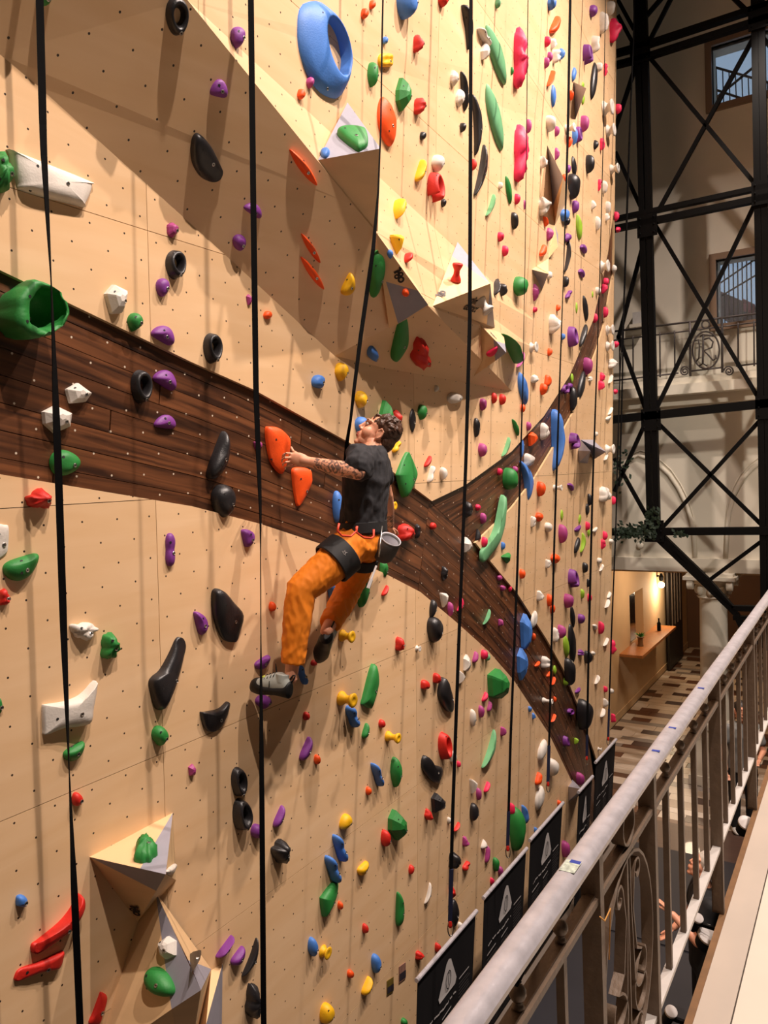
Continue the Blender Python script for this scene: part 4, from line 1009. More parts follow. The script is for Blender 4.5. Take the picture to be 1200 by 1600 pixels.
for k, (y0, y1, z0, z1) in enumerate((w1, w2)):
    r = empty('window_%d' % (k+1), (FX, (y0+y1)/2, z0), kind='structure')
    mb = MB(); f = .09
    mb.box((FX-.05, y0-f, z1), (FX+.12, y1+f, z1+f), FRM); mb.box((FX-.05, y0-f, z0-f), (FX+.12, y1+f, z0), FRM); mb.box((FX-.05, y0-f, z0), (FX+.12, y0, z1), FRM); mb.box((FX-.05, y1, z0), (FX+.12, y1+f, z1), FRM)
    under(mb.build('window_frame'), r)
    g = bpy.data.materials.new('window_glass'); g.use_nodes = True; gb = g.node_tree.nodes['Principled BSDF']; gb.inputs['Transmission Weight'].default_value = .9 ; gb.inputs['Roughness'].default_value = .02; gb.inputs['IOR'].default_value = 1.1
    mb = MB(); mb.box((FX+.05, y0, z0), (FX+.06, y1, z1), g); under(mb.build('glass_pane'), r)
    # what stands outside: stair rail bars against the sky
    mb = MB(); Xo = FX+.9
    if k == 0:
        a0 = onx(1113, 104, Xo); a1 = onx(1183, 124, Xo); c0 = onx(1114, 139, Xo); c1 = onx(1162, 155, Xo)
        mb.tube([a0, a1+(a1-a0)], .018, BLACKP, 6); mb.tube([c0, c1+(c1-c0)], .018, BLACKP, 6); mb.tube([onx(1114, 157, Xo), onx(1180, 103, Xo)], .02, BLACKP, 6)
        for x in range(1119, 1200, 10): mb.tube([onx(x, 105+(x-1113)*.286, Xo), onx(x+2, 172, Xo)], .009, BLACKP, 5)
    else:
        for x in range(1124, 1196, 7): mb.tube([onx(x, 380, Xo), onx(x+2, 530, Xo)], .010, BLACKP, 5)
        for (x0, y0_, x1, y1_) in ((1120, 446, 1188, 400), (1128, 462, 1188, 426), (1160, 400, 1200, 415)): mb.tube([onx(x0, y0_, Xo), onx(x1, y1_, Xo)], .014, BLACKP, 5)
        q = [onx(1119, 452, Xo+.3), onx(1196, 486, Xo+.3), onx(1196, 505, Xo+.3), onx(1148, 512, Xo+.3), onx(1122, 492, Xo+.3)]
        extruded(mb, q, V((.04, 0, 0)), mat('weathered_board', (112, 100, 112), .6, noise_amt=.5, nscale=6))
        q = [onx(1160, 466, Xo+.28), onx(1180, 476, Xo+.28), onx(1178, 490, Xo+.28), onx(1160, 486, Xo+.28)]
        extruded(mb, q, V((.01, 0, 0)), mat('pink_paint', (168, 92, 112), .6, noise_amt=.5, nscale=9))
    under(mb.build('outside_railing'), r)
    mb = MB(); mb.box((FX+2.2, y0-2.6, z0-2.2), (FX+2.25, y1+2.6, z1+2.6), SKYE); under(mb.build('sky_backdrop'), r)
# gothic arch mouldings on the facade
for k, pl in enumerate(([(958, 748), (965, 735), (985, 716), (998, 711), (1012, 716), (1030, 727), (1046, 742), (1060, 763), (1072, 787), (1080, 812), (1084, 835), (1086, 873)],
                        [(1134, 873), (1136, 830), (1139, 800), (1147, 772), (1160, 748), (1176, 731), (1192, 719), (1210, 714)])):
    mb = MB(); mb.tube([onx(x, y, FX-.01) for x, y in pl], .034, PLASTER, 8); mb.tube([onx(x+(3 if k == 0 else -3), y-7, FX-.005) for x, y in pl], .010, PLASTER, 6)
    tag(mb.build('trim_%d' % (k+2), smooth=True), kind='structure')
z873 = yz(1080, 872)[1]
mb = MB(); mb.box((FX-.06, -7, -1.63), (FX, 6, z873), PLASTER); tag(mb.build('trim_4'), kind='structure')
# balcony
zc0, zc1 = yz(1080, 618)[1], yz(1080, 603)[1]; BX = FX-.35
mb = MB(); mb.box((BX-.08, -7, zc0), (FX, 6, zc1), PLASTER); mb.box((BX, -7, zc1), (FX, 6, zc1+.10), PLASTER); mb.box((FX-.14, -7, zc0-.14), (FX, 6, zc0), PLASTER)
tag(mb.build('trim_5'), kind='structure')
br = empty('balcony_railing', onx(1103, 590, BX)); tag(br, 'thin grey wrought iron balcony railing with an oval monogram, behind the truss', 'railing')
IR2 = mat('balcony_iron', (84, 76, 74), .5, .3)
def seg(pts, r, name='rail', par=br, m=IR2, X=BX, closed=False):
    mb = MB(); mb.tube([onx(x, y, X) for x, y in pts], r, m, 6, closed=closed); return under(mb.build(name, smooth=True), par)
seg([(950, 519), (1225, 484.5)], .016); seg([(950, 533), (1225, 498)], .011); seg([(950, 596), (1060, 583)], .013); seg([(1078, 580), (1130, 574)], .013); seg([(1150, 572), (1225, 563)], .013)
for x in (968, 989, 1031, 1054, 1153, 1178, 1204):
    yt, yb_ = 533-(x-950)*.127, 599-(x-950)*.118; seg([(x, yt-3), (x+.5, yb_)], .011, 'baluster')
for x in (1078, 1128): seg([(x, 502-(x-1078)*.13), (x+.6, 588-(x-1078)*.12)], .017, 'post')
seg([(1103+21*math.cos(t), 547+29*math.sin(t)) for t in [2*math.pi*k/28 for k in range(28)]], .012, 'oval_frame', closed=True)
seg([(1102.5+6*math.cos(t), 507+6*math.sin(t)) for t in [2*math.pi*k/14 for k in range(14)]], .011, 'ring', closed=True)
seg([(1094, 526), (1098, 523), (1108, 524), (1115, 525)], .012, 'monogram_letter'); seg([(1099, 524), (1098, 568), (1092, 572)], .014, 'monogram_letter'); seg([(1098, 568), (1105, 572)], .010, 'monogram_letter')
seg([(1086, 533), (1091, 531), (1093, 540), (1092, 560), (1087, 566)], .011, 'monogram_letter'); seg([(1098, 531), (1108, 528), (1114, 534), (1112, 543), (1100, 548), (1108, 556), (1114, 563), (1119, 560), (1118, 555)], .013, 'monogram_letter')
for cx_, sg in ((1070, 1), (1139, -1)):
    seg([(cx_+sg*(1.2+k*.28)*math.cos(k*.5), 580+(1.2+k*.28)*math.sin(k*.5)) for k in range(26)], .011, 'scroll')
# small round fitting and its pipe
mb = MB(); p = onx(1001, 852, FX-.005); mb.lathe(p, (-1, 0, 0), [(.05, 0), (.05, .05), (.042, .06), (.02, .065)], PLASTER, 18)
tag(mb.build('round_fitting', smooth=True, ang=40), 'small round cream wall fitting under the ivy covered beam', 'fitting')
mb = MB(); mb.tube([onx(1001, 858, FX-.01), onx(1001, 874, FX-.02), onx(1083, 876, FX-.07)], .008, PLASTER, 6); tag(mb.build('thin_pipe'), 'thin cream pipe running from the round fitting along the ledge', 'pipe')
mb = MB(); p = onx(998, 508, FX-.02); mb.box(p+V((-.12, -.06, 0)), p+V((.0, .06, .18)), IRONW); mb.box(p+V((-.16, -.10, -.05)), p+V((.0, .10, 0)), PLASTER)
tag(mb.build('wall_unit'), 'small grey and cream box on the facade behind the balcony railing', 'box')

# ================================================================ CORRIDOR under the facade
cor = empty('wall_corridor', (18, 4.05, FLOOR), kind='structure')
A_ = ony(985, 997, 4.05); B_ = ony(1006, 993, 4.05); za_ = ony(985, 927, 4.05).z; zbt = ony(985, 997, 4.05).z
mb = MB(); xw0, xw1, zw0, zw1 = A_.x, B_.x, -3.55, ony(1006, 917, 4.05).z
for x0, x1, z0, z1 in ((10.0, xw0, FLOOR, -1.6), (xw1, 30, FLOOR, -1.6), (xw0, xw1, FLOOR, zw0), (xw0, xw1, zw1, -1.6)): mb.box((x0, 4.05, z0), (x1, 4.4, z1), PLASTW)
under(mb.build('side_wall'), cor)
mb = MB(); mb.box((xw0, 4.36, zw0), (xw1, 4.40, zw1), GLASSD); mb.box((xw1-.9, 4.20, zw0), (xw1, 4.36, zw1), PLASTW); mb.box((xw0, 4.07, zw0), (ony(993, 980, 4.07).x, 4.12, ony(989, 927, 4.07).z), GLASSD); under(mb.build('dark_glazing'), cor)
mb = MB(); mb.box((10, 4.03, FLOOR), (30, 4.05, FLOOR+.14), PLASTW); tag(mb.build('baseboard_left'), kind='structure')
mb = MB(); mb.box((FX, -7, -1.66), (30, 4.05, -1.60), PLASTW); tag(mb.build('ceiling'), kind='structure')
mb = MB(); mb.box((27, -7, FLOOR), (27.2, 4.05, -1.6), mat('dark_brown_wall', (92, 62, 40), .8)); tag(mb.build('wall_back'), kind='structure')
mb = MB(); mb.box((16.2, -7, FLOOR), (16.4, 1.72, -1.6), mat('tan_wall', (140, 110, 84), .8)); tag(mb.build('wall_inner'), kind='structure')
pz = onx(1070, 1000, 21.0)
mb = MB(); mb.box((21.0, 1.0, FLOOR), (21.2, pz.y-.02, -1.6), mat('dark_brown_wall', (92, 62, 40), .8)); tag(mb.build('wall_partition'), kind='structure')
d0 = ony(1041, 930, 3.97); d1 = ony(1062, 920, 3.97)
dr = empty('door_1', (d0.x, 3.97, FLOOR), kind='structure')
mb = MB(); mb.box((d0.x, 3.92, FLOOR+.03), (d1.x, 3.97, -2.35), DARKWOOD); under(mb.build('door_leaf'), dr)
mb = MB()
for k in range(4): x = d0.x+(d1.x-d0.x)*(.2+.2*k); mb.box((x, 3.90, FLOOR+1.0), (x+.06, 3.92, -2.5), IRON)
under(mb.build('door_slats'), dr)
mb = MB(); mb.bar(V((d0.x-.6, 3.9, -2.22)), V((d1.x+.3, 3.9, -2.22)), .02, .05, BLACKP)
for k in (.1, .5, .9): mb.lathe((d0.x+(d1.x-d0.x)*k, 3.89, -2.19), (0, -1, 0), [(.05, 0), (.05, .02)], BLACKP, 12)
under(mb.build('sliding_track'), dr)
# shelf with its small things
s0, s1 = ony(966, 1032, 3.75), ony(1028, 994, 3.9); zsh = -3.58
mb = MB(); mb.box((14.6, 3.62, zsh-.05), (17.6, 4.06, zsh), mat('shelf_wood', (176, 112, 58), .4, noise_amt=.2, nscale=6, stretch=(1, 8, 8))); tag(mb.build('wall_shelf'), 'orange brown wooden shelf along the corridor wall', 'shelf')
p = V((15.4, 3.85, zsh)); pr = empty('potted_plant', p); tag(pr, 'small plant in a wooden stand on the corridor shelf', 'plant')
mb = MB(); mb.lathe(p, (0, 0, 1), [(.06, 0), (.05, .05), (.05, .16), (.08, .18)], BROWNW, 10); under(mb.build('pot'), pr)
mb = MB()
for k in range(14):
    a = k*2.4; q = p+V((0, 0, .18)); t = q+V((.13*math.cos(a), .13*math.sin(a), .05+.10*((k*7) % 5)/5)); s_ = V((-math.sin(a), math.cos(a), 0))*.02; mb.poly([q, q.lerp(t, .5)+s_, t, q.lerp(t, .5)-s_], HM['G'])
under(mb.build('leaves'), pr)
mb = MB(); p = V((17.0, 3.85, zsh)); mb.lathe(p, (0, 0, 1), [(.04, 0), (.04, .16), (.015, .20), (.015, .27)], BLACKP, 12); tag(mb.build('bottle', smooth=True, ang=40), 'dark bottle on the corridor shelf', 'bottle')
# sconce
sp_ = ony(1033, 900, 3.95); sr = empty('wall_sconce', sp_); tag(sr, 'black wall sconce with a glowing bulb next to the sliding door', 'wall lamp')
mb = MB(); mb.tube([sp_+V((0, .1, 0)), sp_+V((0, 0, 0)), sp_+V((0, 0, -.12))], .02, BLACKP, 8); mb.lathe(sp_+V((0, 0, .06)), (0, 0, -1), [(.02, 0), (.05, .08), (.045, .16)], BLACKP, 12); under(mb.build('lamp_arm'), sr)
EM = bpy.data.materials.new('bulb_glow'); EM.use_nodes = True; b = EM.node_tree.nodes['Principled BSDF']; b.inputs['Emission Color'].default_value = (1, .72, .4, 1); b.inputs['Emission Strength'].default_value = 14
mb = MB(); mb.ball(sp_+V((0, 0, -.20)), .07, EM); under(mb.build('bulb', smooth=True), sr)
lamp('POINT', sp_+V((-.1, -.25, -.3)), (0, 0, 0), 40, (1, .76, .50), size=.08)
lamp('POINT', (15.0, 2.9, -2.2), (0, 0, 0), 44, (1, .76, .52), size=.15)

# ================================================================ COLUMN
cx_, cy_ = 12.25, 1.98; cr = empty('stone_column', (cx_, cy_, FLOOR)); tag(cr, 'cream stone column with a carved capital beneath the facade', 'column')
mb = MB(); mb.lathe((cx_, cy_, FLOOR+.95), (0, 0, 1), [(.20, 0), (.205, .3), (.19, 1.85)], PLASTER, 28); under(mb.build('shaft', smooth=True, ang=40), cr)
mb = MB(); mb.lathe((cx_, cy_, FLOOR+.70), (0, 0, 1), [(.30, 0), (.30, .06), (.27, .10), (.31, .14), (.27, .19), (.22, .22), (.21, .25)], PLASTER, 28); mb.box((cx_-.30, cy_-.30, FLOOR), (cx_+.30, cy_+.30, FLOOR+.70), PLASTER); mb.box((cx_-.34, cy_-.34, FLOOR), (cx_+.34, cy_+.34, FLOOR+.14), PLASTER)
under(mb.build('pedestal', smooth=True, ang=40), cr)
mb = MB(); zt0 = FLOOR+2.78; mb.lathe((cx_, cy_, zt0), (0, 0, 1), [(.21, 0), (.23, .02), (.19, .05), (.20, .18), (.25, .30), (.33, .33)], PLASTER, 24)
mb.box((cx_-.36, cy_-.36, zt0+.30), (cx_+.36, cy_+.36, zt0+.35), PLASTER); mb.box((cx_-.32, cy_-.32, zt0+.35), (cx_+.32, cy_+.32, -1.63), PLASTER)
for dx in (-1, 1):
    for dy in (-1, 1):
        mb.lathe((cx_+dx*.27, cy_+dy*.27-.04, zt0+.23), (0, 1, 0), [(.03, -.01), (.08, 0), (.08, .08), (.03, .09)], PLASTER, 14)
for k in range(8):
    a = math.pi*k/4; c = V((cx_+.22*math.cos(a), cy_+.22*math.sin(a), zt0+.12)); mb.ball(c, .05, PLASTER, 8, sz=1.5)
under(mb.build('capital', smooth=True, ang=50), cr)

# ================================================================ STEEL TRUSS
TX = 10.95
tr = empty('steel_truss', onx(1015, 700, TX)); tag(tr, 'black riveted steel lattice truss with crossed diagonals beyond the wall', 'truss')
TR_ = []
def beam(x0, y0, x1, y1, w, name, dx=0.0, dep=.10):
    mb = MB(); p, q = onx(x0, y0, TX+dx), onx(x1, y1, TX+dx); d = (q-p).normalized(); u = V((1, 0, 0)).cross(d); mb.bar(p, q, dep, w, BLACKP, up=u); return under(mb.build(name), tr)
for dy in (-5.5, 5.5): beam(1000+dy-7.6, -320, 1022+dy, 836, .075, 'upright'); beam(1184+dy-5, -320, 1200.5+dy, 1010, .075, 'upright')
for (a, b, c, d, w) in ((1008, 71, 1440, -71.5, .07), (1008, 90, 1440, -50, .07), (955, 86, 1008, 71, .07), (955, 104, 1008, 90, .07), (955, 344, 1440, 239.3, .06), (955, 359, 1440, 258.6, .08), (955, 656, 1440, 605, .11), (955, 831, 1440, 827.6, .10)):
    beam(a, b, c, d, w, 'chord', dx=-.02)
for (a, b, c, d) in ((1011, 85, 1186, 295), (1188, 40, 1030, 327), (1022, 348, 1190, 630), (1178, 322, 1024, 642), (1022, 655, 1196, 826), (1192, 652, 1032, 828), (960, -10, 990, 45), (966, 25, 1000, 88), (999, 86, 960, 205),
                     (962, 238, 1004, 330), (1006, 378, 966, 530), (966, 524, 1012, 648), (1011, 655, 960, 768), (960, 716, 1018, 820), (1012, 70, 1050, -5), (1004, 32, 1040, -10), (1139, -10, 1178, 28),
                     (1192, 60, 1400, 280), (1194, 290, 1400, -20), (1195, 330, 1400, 610), (1197, 640, 1400, 270), (1196, 841, 1105, 909)):
    beam(a, b, c, d, .05, 'diagonal', dx=.05, dep=.05)
for k in (0, 1):
    pts = [(1022+k*9, 836), (1095+k*10, 905), (1150-k*8, 958+k*-4), (1162, 985-k*26)] if k == 0 else [(1031, 834), (1105, 906), (1144, 950), (1205, 951)]
    for (x0, y0), (x1, y1) in zip(pts, pts[1:]): beam(x0, y0, x1, y1, .07, 'bracket')
beam(1146, 965, 1205, 966, .05, 'bracket'); beam(1162, 985, 1205, 1015, .07, 'bracket')
for (x, y) in ((1000, 80), (1187, 25), (1011, 352), (1192, 300), (1017, 656), (1198, 636), (1022, 830)):
    p = onx(x, y, TX-.06); mb = MB(); mb.box(p+V((-.01, -.13, -.15)), p+V((.01, .13, .15)), BLACKP)
    for dy in (-.09, .09):
        for dz in (-.1, 0, .1): mb.ball(p+V((-.012, dy, dz)), .014, BLACKP, 6)
    under(mb.build('gusset_plate'), tr)
iv = MB(); rg = random.Random(5)
for k in range(330):
    if k < 210: x, y = rg.uniform(960, 1026), 829+rg.gauss(2, 6)
    elif k < 270: x, y = rg.uniform(1009, 1030), rg.uniform(792, 826)
    elif k < 305: x, y = rg.uniform(960, 988), 728+rg.gauss(0, 14)
    else: x, y = rg.uniform(1050, 1075), 836+rg.gauss(0, 3)
    p = onx(x, y, TX-rg.uniform(.05, .14)); a = rg.uniform(0, 6.3); u = V((rg.uniform(-.4, .4), math.cos(a), math.sin(a))).normalized()*.034; v = V((rg.uniform(-.5, .5), -math.sin(a), math.cos(a))).normalized()*.022
    iv.poly([p-u, p-v*.9, p+u, p+v*.9], mat('ivy_leaf', (22, 40, 24), .6))
iv.tube([onx(960, 829, TX-.08), onx(990, 826, TX-.09), onx(1024, 832, TX-.08), onx(1022, 800, TX-.08)], .006, BLACKP, 5)
o = iv.build('ivy_leaves'); tag(o, 'dark ivy garland wound along the lowest truss beam', 'ivy', kind='stuff')
for k, (pl, lb) in enumerate((([(992, -20), (990, 60), (984, 200), (979, 340), (975, 470), (972, 610), (968, 760)], 'thin dark rope hanging in front of the truss beside the wall edge'),)):
    mb = MB(); mb.tube([onx(x, y, 10.6) for x, y in pl], .011, WEB, 6); tag(mb.build('thin_rope'), lb, 'rope')

# ================================================================ GALLERY RAILING (right foreground)
RY = .48
gr = empty('gallery_railing', (2.2, RY, -1.62)); tag(gr, 'painted iron gallery railing with ball finials and a worn grey handrail', 'railing')
mb = MB()    # handrail: flattened bread-loaf profile with two side beads
prof = [(-.024, -.018), (-.026, -.006), (-.022, .000), (-.017, .006), (-.008, .0085), (.006, .0085), (.015, .006), (.020, .001), (.024, -.006), (.024, -.018)]
k = 0; xs = [i*.25+.4 for i in range(36)]
for x in xs:
    for (y, z) in prof: mb.v.append(V((x, RY-.001+y, -.752+z+.0008*math.sin(x*9))))
n = len(prof)
for i in range(len(xs)-1):
    for j in range(n): mb.f.append((i*n+j, i*n+(j+1) % n, (i+1)*n+(j+1) % n, (i+1)*n+j)); mb.m.append(mb.mi(RAILTOP))
mb.f.append(tuple(range(n))); mb.m.append(0); mb.f.append(tuple((len(xs)-1)*n+j for j in reversed(range(n)))); mb.m.append(0)
under(mb.build('handrail', smooth=True, ang=35), gr)
for (x0, w) in ((1.335, .045),):
    mb = MB(); mb.box((x0, RY-.017, -.7435), (x0+w, RY+.012, -.7428), mat('worn_sticker', (186, 196, 182), .6, noise_amt=.4, nscale=120)); o = under(mb.build('sticker'), gr); o['label'] = 'worn green and white sticker patch'
mb = MB()
for x in (1.37, 2.02, 2.22, 2.66):
    mb.box((x, RY-.016, -.7434), (x+.012, RY+.004, -.7427), mat('blue_ink', (40, 60, 150), .6)); 
under(mb.build('ink_mark'), gr)
ZM = -.862
mb = MB(); mb.box((.4, RY-.016, ZM-.013), (9, RY+.016, ZM), IRON); mb.box((.4, RY-.009, ZM), (9, RY+.009, ZM+.004), IRON); o = under(mb.build('mid_rail'), gr)
ZB = -1.40
mb = MB(); mb.box((.4, RY-.014, ZB-.012), (9, RY+.014, ZB), IRONW); o = under(mb.build('bottom_rail'), gr); o['label'] = 'pale lower rail'
posts = [.55, 1.49, 1.95, 2.95, 3.93, 4.93, 5.93, 6.93, 7.93]; bal = [.72, .90, 1.10, 1.30]+[2.15, 2.345, 2.55, 2.745, 3.155, 3.35, 3.55, 3.735]
for a in (3.93, 4.93, 5.93, 6.93): bal += [a+.2*k for k in (1, 2, 3, 4)]
mb = MB(); mb.lathe((0, 0, 0), (0, 0, 1), [(.0075, 0), (.011, .003), (.0085, .008), (.006, .011), (.0095, .015)], IRON, 12); mb.ball((0, 0, .0265), .0145, IRON, 14)
fo = mb.build('finial_ball', smooth=True); FB = fo.data; bpy.data.objects.remove(fo)
mb = MB(); mb.box((-.008, -.008, ZB), (.008, .008, ZM-.013), IRON); bo = mb.build('baluster'); BL = bo.data; bpy.data.objects.remove(bo)
for x in bal:
    o = link('baluster', BL, gr); o.location = V((x, RY, 0))-gr.location
    o = link('finial_ball', FB, gr); o.location = V((x, RY, ZM+.004))-gr.location
for x in posts:
    mb = MB(); mb.box((x-.012, RY-.020, ZB-.25), (x+.012, RY+.020, -.775), IRON); mb.box((x-.016, RY-.012, -1.64), (x+.016, RY+.016, ZB-.012), IRON); under(mb.build('post'), gr)
# scroll panel between the two near posts
def strip(pts, name, wd=.024, th=.005, closed=False):
    pts = [V((p[0], 0, p[1])) for p in pts]; n = len(pts); mb = MB(); 
    for i, p in enumerate(pts):
        a = pts[i-1] if (i or closed) else p; b = pts[(i+1) % n] if (i < n-1 or closed) else p; d = (b-a).normalized(); q = V((-d.z, 0, d.x))*th/2
        for e in (q, -q):
            for y in (-wd/2, wd/2): mb.v.append(p+e+V((0, RY+y, 0)))
    for i in range(n if closed else n-1):
        a, b = i*4, ((i+1) % n)*4
        for u, v in ((0, 1), (1, 3), (3, 2), (2, 0)): mb.f.append((a+u, a+v, b+v, b+u)); mb.m.append(mb.mi(IRON))
    if not closed: mb.f.append((0, 2, 3, 1)); mb.m.append(0); e = (n-1)*4; mb.f.append((e, e+1, e+3, e+2)); mb.m.append(0)
    return under(mb.build(name, smooth=True, ang=40), gr)
xc = 1.72; circ = lambda cx, cz, rx, rz, a0=0, a1=360, n=28: [(cx+rx*math.cos(math.radians(a0+(a1-a0)*k/n)), cz+rz*math.sin(math.radians(a0+(a1-a0)*k/n))) for k in range(n+1)]
strip(circ(xc, -.812, .047, .044)[:-1], 'scroll_ring', .03, closed=True)
strip(circ(xc, -1.13, .205, .245)[:-1], 'scroll_oval', .026, .007, closed=True)
def spiral(cx, cz, r0, r1, a0, a1, n=26): return [(cx+(r0+(r1-r0)*k/n)*math.cos(math.radians(a0+(a1-a0)*k/n)), cz+(r0+(r1-r0)*k/n)*math.sin(math.radians(a0+(a1-a0)*k/n))) for k in range(n+1)]
for s in (-1, 1):
    f = lambda P: [(xc+s*(x-xc), z) for x, z in P]
    strip(f(spiral(xc+.10, -1.24, .022, .085, 420, 90)+[(xc+.055, -1.13), (xc+.03, -1.02), (xc+.05, -.94)]+spiral(xc+.075, -.95, .028, .012, 120, -170, 12)), 'scroll')
    strip(f([(xc+.012, -.885), (xc+.014, -1.0), (xc+.03, -1.15)]+spiral(xc+.10, -1.18, .07, .03, 170, 400, 16)), 'scroll')
    strip(f(spiral(xc+.055, -1.33, .042, .016, 20, 360, 16)), 'scroll')
strip([(xc, -.88), (xc, -1.39)], 'scroll_stem', .02, .006)
# gallery slab
mb = MB(); mb.box((-.5, .358, -2.05), (12.0, .452, -1.65), STONE); o = mb.build('floor_gallery_edge'); tag(o, kind='structure')
mb = MB(); mb.box((-.5, -3.2, -2.05), (12.0, .354, -1.652), TILEB); o = mb.build('floor_gallery'); tag(o, kind='structure')
mb = MB(); mb.box((-.5, .453, -1.80), (12.0, .475, -1.652), BROWNW); tag(mb.build('trim_6'), kind='structure')
for (x, y) in ((1166, 1287), (1107, 1462), (1090, 1436), (1048, 1582)):
    p = ony(x, y, .62 if x in (1166, 1107) else .66); r_ = .045 if x in (1166, 1107) else .022
    rt = empty('spot_lamp', p); tag(rt, f'white rimmed {"small" if r_ < .04 else "round"} spotlight under the gallery edge, {dict(zip((1166, 1107, 1090, 1048), ("farthest one", "the large near one", "beside the large near one", "lowest in the frame")))[x]}', 'spotlight')
    mb = MB(); mb.lathe(p, (.5, .4, -1), [(r_*.6, .09), (r_*.9, .07), (r_*.95, .0), (r_, -.004)][::-1], BLACKP, 20); under(mb.build('lamp_body', smooth=True, ang=40), rt)
    mb = MB(); mb.lathe(p, (-.5, -.4, 1), [(r_*1.04, 0), (r_*1.04, .012), (r_*.8, .016)], WHITEP, 20); under(mb.build('lamp_rim', smooth=True, ang=40), rt)
    mb = MB(); mb.bar(p+V((0, 0, -.02)), V((p.x, .47, p.z-.03)), .014, .014, BLACKP); under(mb.build('lamp_bracket'), rt)
mb = MB(); mb.tube([(1.05, RY-.02, -.78), (1.25, RY+.03, -.85), (1.45, RY+.04, -.88), (1.62, RY+.02, -.80), (1.75, RY, -.775)], .005, BLACKP, 6)
tag(mb.build('black_cable', smooth=True), 'slack black cable hanging behind the handrail', 'cable')
mb = MB(); mb.tube([(1.455, RY-.025, -.885), (1.47, RY-.03, -.90), (1.51, RY-.03, -.895), (1.515, RY-.026, -.95), (1.505, RY-.026, -1.0)], .0016, mat('twine', (196, 140, 70), .8), 5)
tag(mb.build('twine', smooth=True), 'thin orange twine tied round the near railing post', 'string')

# ================================================================ PEOPLE
def remesh(mb, name, voxel, smooth, parent, mt, disp=None):
    o = mb.build(name); 
    bm = bmesh.new(); bm.from_mesh(o.data); bmesh.ops.recalc_face_normals(bm, faces=bm.faces); bm.to_mesh(o.data); bm.free()
    m = o.modifiers.new('r', 'REMESH'); m.mode = 'VOXEL'; m.voxel_size = voxel
    if smooth: m2 = o.modifiers.new('s', 'SMOOTH'); m2.factor = .5; m2.iterations = smooth
    me = bpy.data.meshes.new_from_object(o.evaluated_get(bpy.context.evaluated_depsgraph_get())); bpy.data.objects.remove(o)
    me.materials.clear(); me.materials.append(mt)
    if disp:
        me.update(); nn = [v.normal.copy() for v in me.vertices]
        for v, n_ in zip(me.vertices, nn): v.co += n_*disp(v.co)
    me.shade_smooth(); o = link(name, me)
    if parent: under(o, parent)
    return o
def caps(mb, p, r, q, s, m, n=14):
    d = (q-p).normalized(); mb.tube([p-d*r*.7, p-d*r*.4, p, q, q+d*s*.4, q+d*s*.7], [r*.55, r*.88, r, s, s*.88, s*.55], m, n)
def loft(mb, secs, m, n=24):
    k = len(mb.v)
    for c, a, b in secs:
        for j in range(n): t = 2*math.pi*j/n; mb.v.append(c+a*math.cos(t)+b*math.sin(t))
    for i in range(len(secs)-1):
        for j in range(n): mb.f.append((k+i*n+j, k+i*n+(j+1) % n, k+(i+1)*n+(j+1) % n, k+(i+1)*n+j)); mb.m.append(mb.mi(m))
    mb.f.append(tuple(k+j for j in reversed(range(n)))); mb.m.append(mb.mi(m)); e = k+(len(secs)-1)*n; mb.f.append(tuple(e+j for j in range(n))); mb.m.append(mb.mi(m))
def ell(mb, c, A, B, C_, m, n=16):
    P = []; F = []; h = n//2
    for i in range(1, h):
        for j in range(n):
            a = math.pi*i/h; b = 2*math.pi*j/n; P.append(c+A*(math.sin(a)*math.cos(b))+B*(math.sin(a)*math.sin(b))+C_*math.cos(a))
    R = h-1
    for i in range(R-1):
        for j in range(n): F.append((i*n+j, (i+1)*n+j, (i+1)*n+(j+1) % n, i*n+(j+1) % n))
    P += [c+C_, c-C_]
    for j in range(n): F.append((R*n, j, (j+1) % n)); F.append((R*n+1, (R-1)*n+(j+1) % n, (R-1)*n+j))
    mb.mesh(P, F, m)
SKIN = mat('skin', (226, 160, 128), .5, noise_amt=.05, nscale=40); SKIN.node_tree.nodes['Principled BSDF'].inputs['Subsurface Weight'].default_value = .08
SKIN.node_tree.nodes['Principled BSDF'].inputs['Subsurface Radius'].default_value = (.01, .004, .002)
TEE = mat('black_cotton', (38, 37, 41), .85, bump=.3, bscale=25)
PANTS = mat('orange_canvas', (232, 128, 10), .75, noise_amt=.06, nscale=12)
HAIR = mat('brown_hair', (74, 46, 30), .45, noise_amt=.3, nscale=90, stretch=(1, 1, .3), bump=.5, bscale=120)
def head_parts(mb, hc, f, l, u, m, s=1.0, ears=True):
    G = lambda a, b, c: hc+(f*a+l*b+u*c)*s
    E = lambda a, b, c, ra, rb, rc: ell(mb, G(a, b, c), f*ra*s, l*rb*s, u*rc*s, m)
    E(-.015, 0, .03, .096, .075, .086); E(.025, 0, -.025, .066, .064, .092); E(.042, 0, -.080, .050, .048, .036); E(.078, 0, -.102, .020, .025, .018); E(.076, 0, -.058, .026, .032, .034)
    for sd in (-1, 1):
        E(.055, sd*.042, -.028, .034, .026, .034); E(.0, sd*.055, -.070, .036, .014, .032)
        caps(mb, G(.088, sd*.010, .036), .010*s, G(.072, sd*.048, .034), .009*s, m, 8)
        if ears:
            E(-.008, sd*.077, -.008, .021, .009, .033); E(-.002, sd*.074, -.036, .009, .008, .012)
            mb.tube([G(.008, sd*.082, .008), G(-.004, sd*.088, .026), G(-.022, sd*.087, .014), G(-.022, sd*.085, -.014), G(-.006, sd*.083, -.036)], .0055*s, m, 6)
        E(.096, sd*.012, -.026, .010, .008, .007)
    caps(mb, G(.086, 0, .028), .008*s, G(.103, 0, -.012), .011*s, m, 8); E(.106, 0, -.017, .012, .011, .011)
    E(.099, 0, -.054, .009, .022, .0065); E(.097, 0, -.067, .010, .020, .0075)
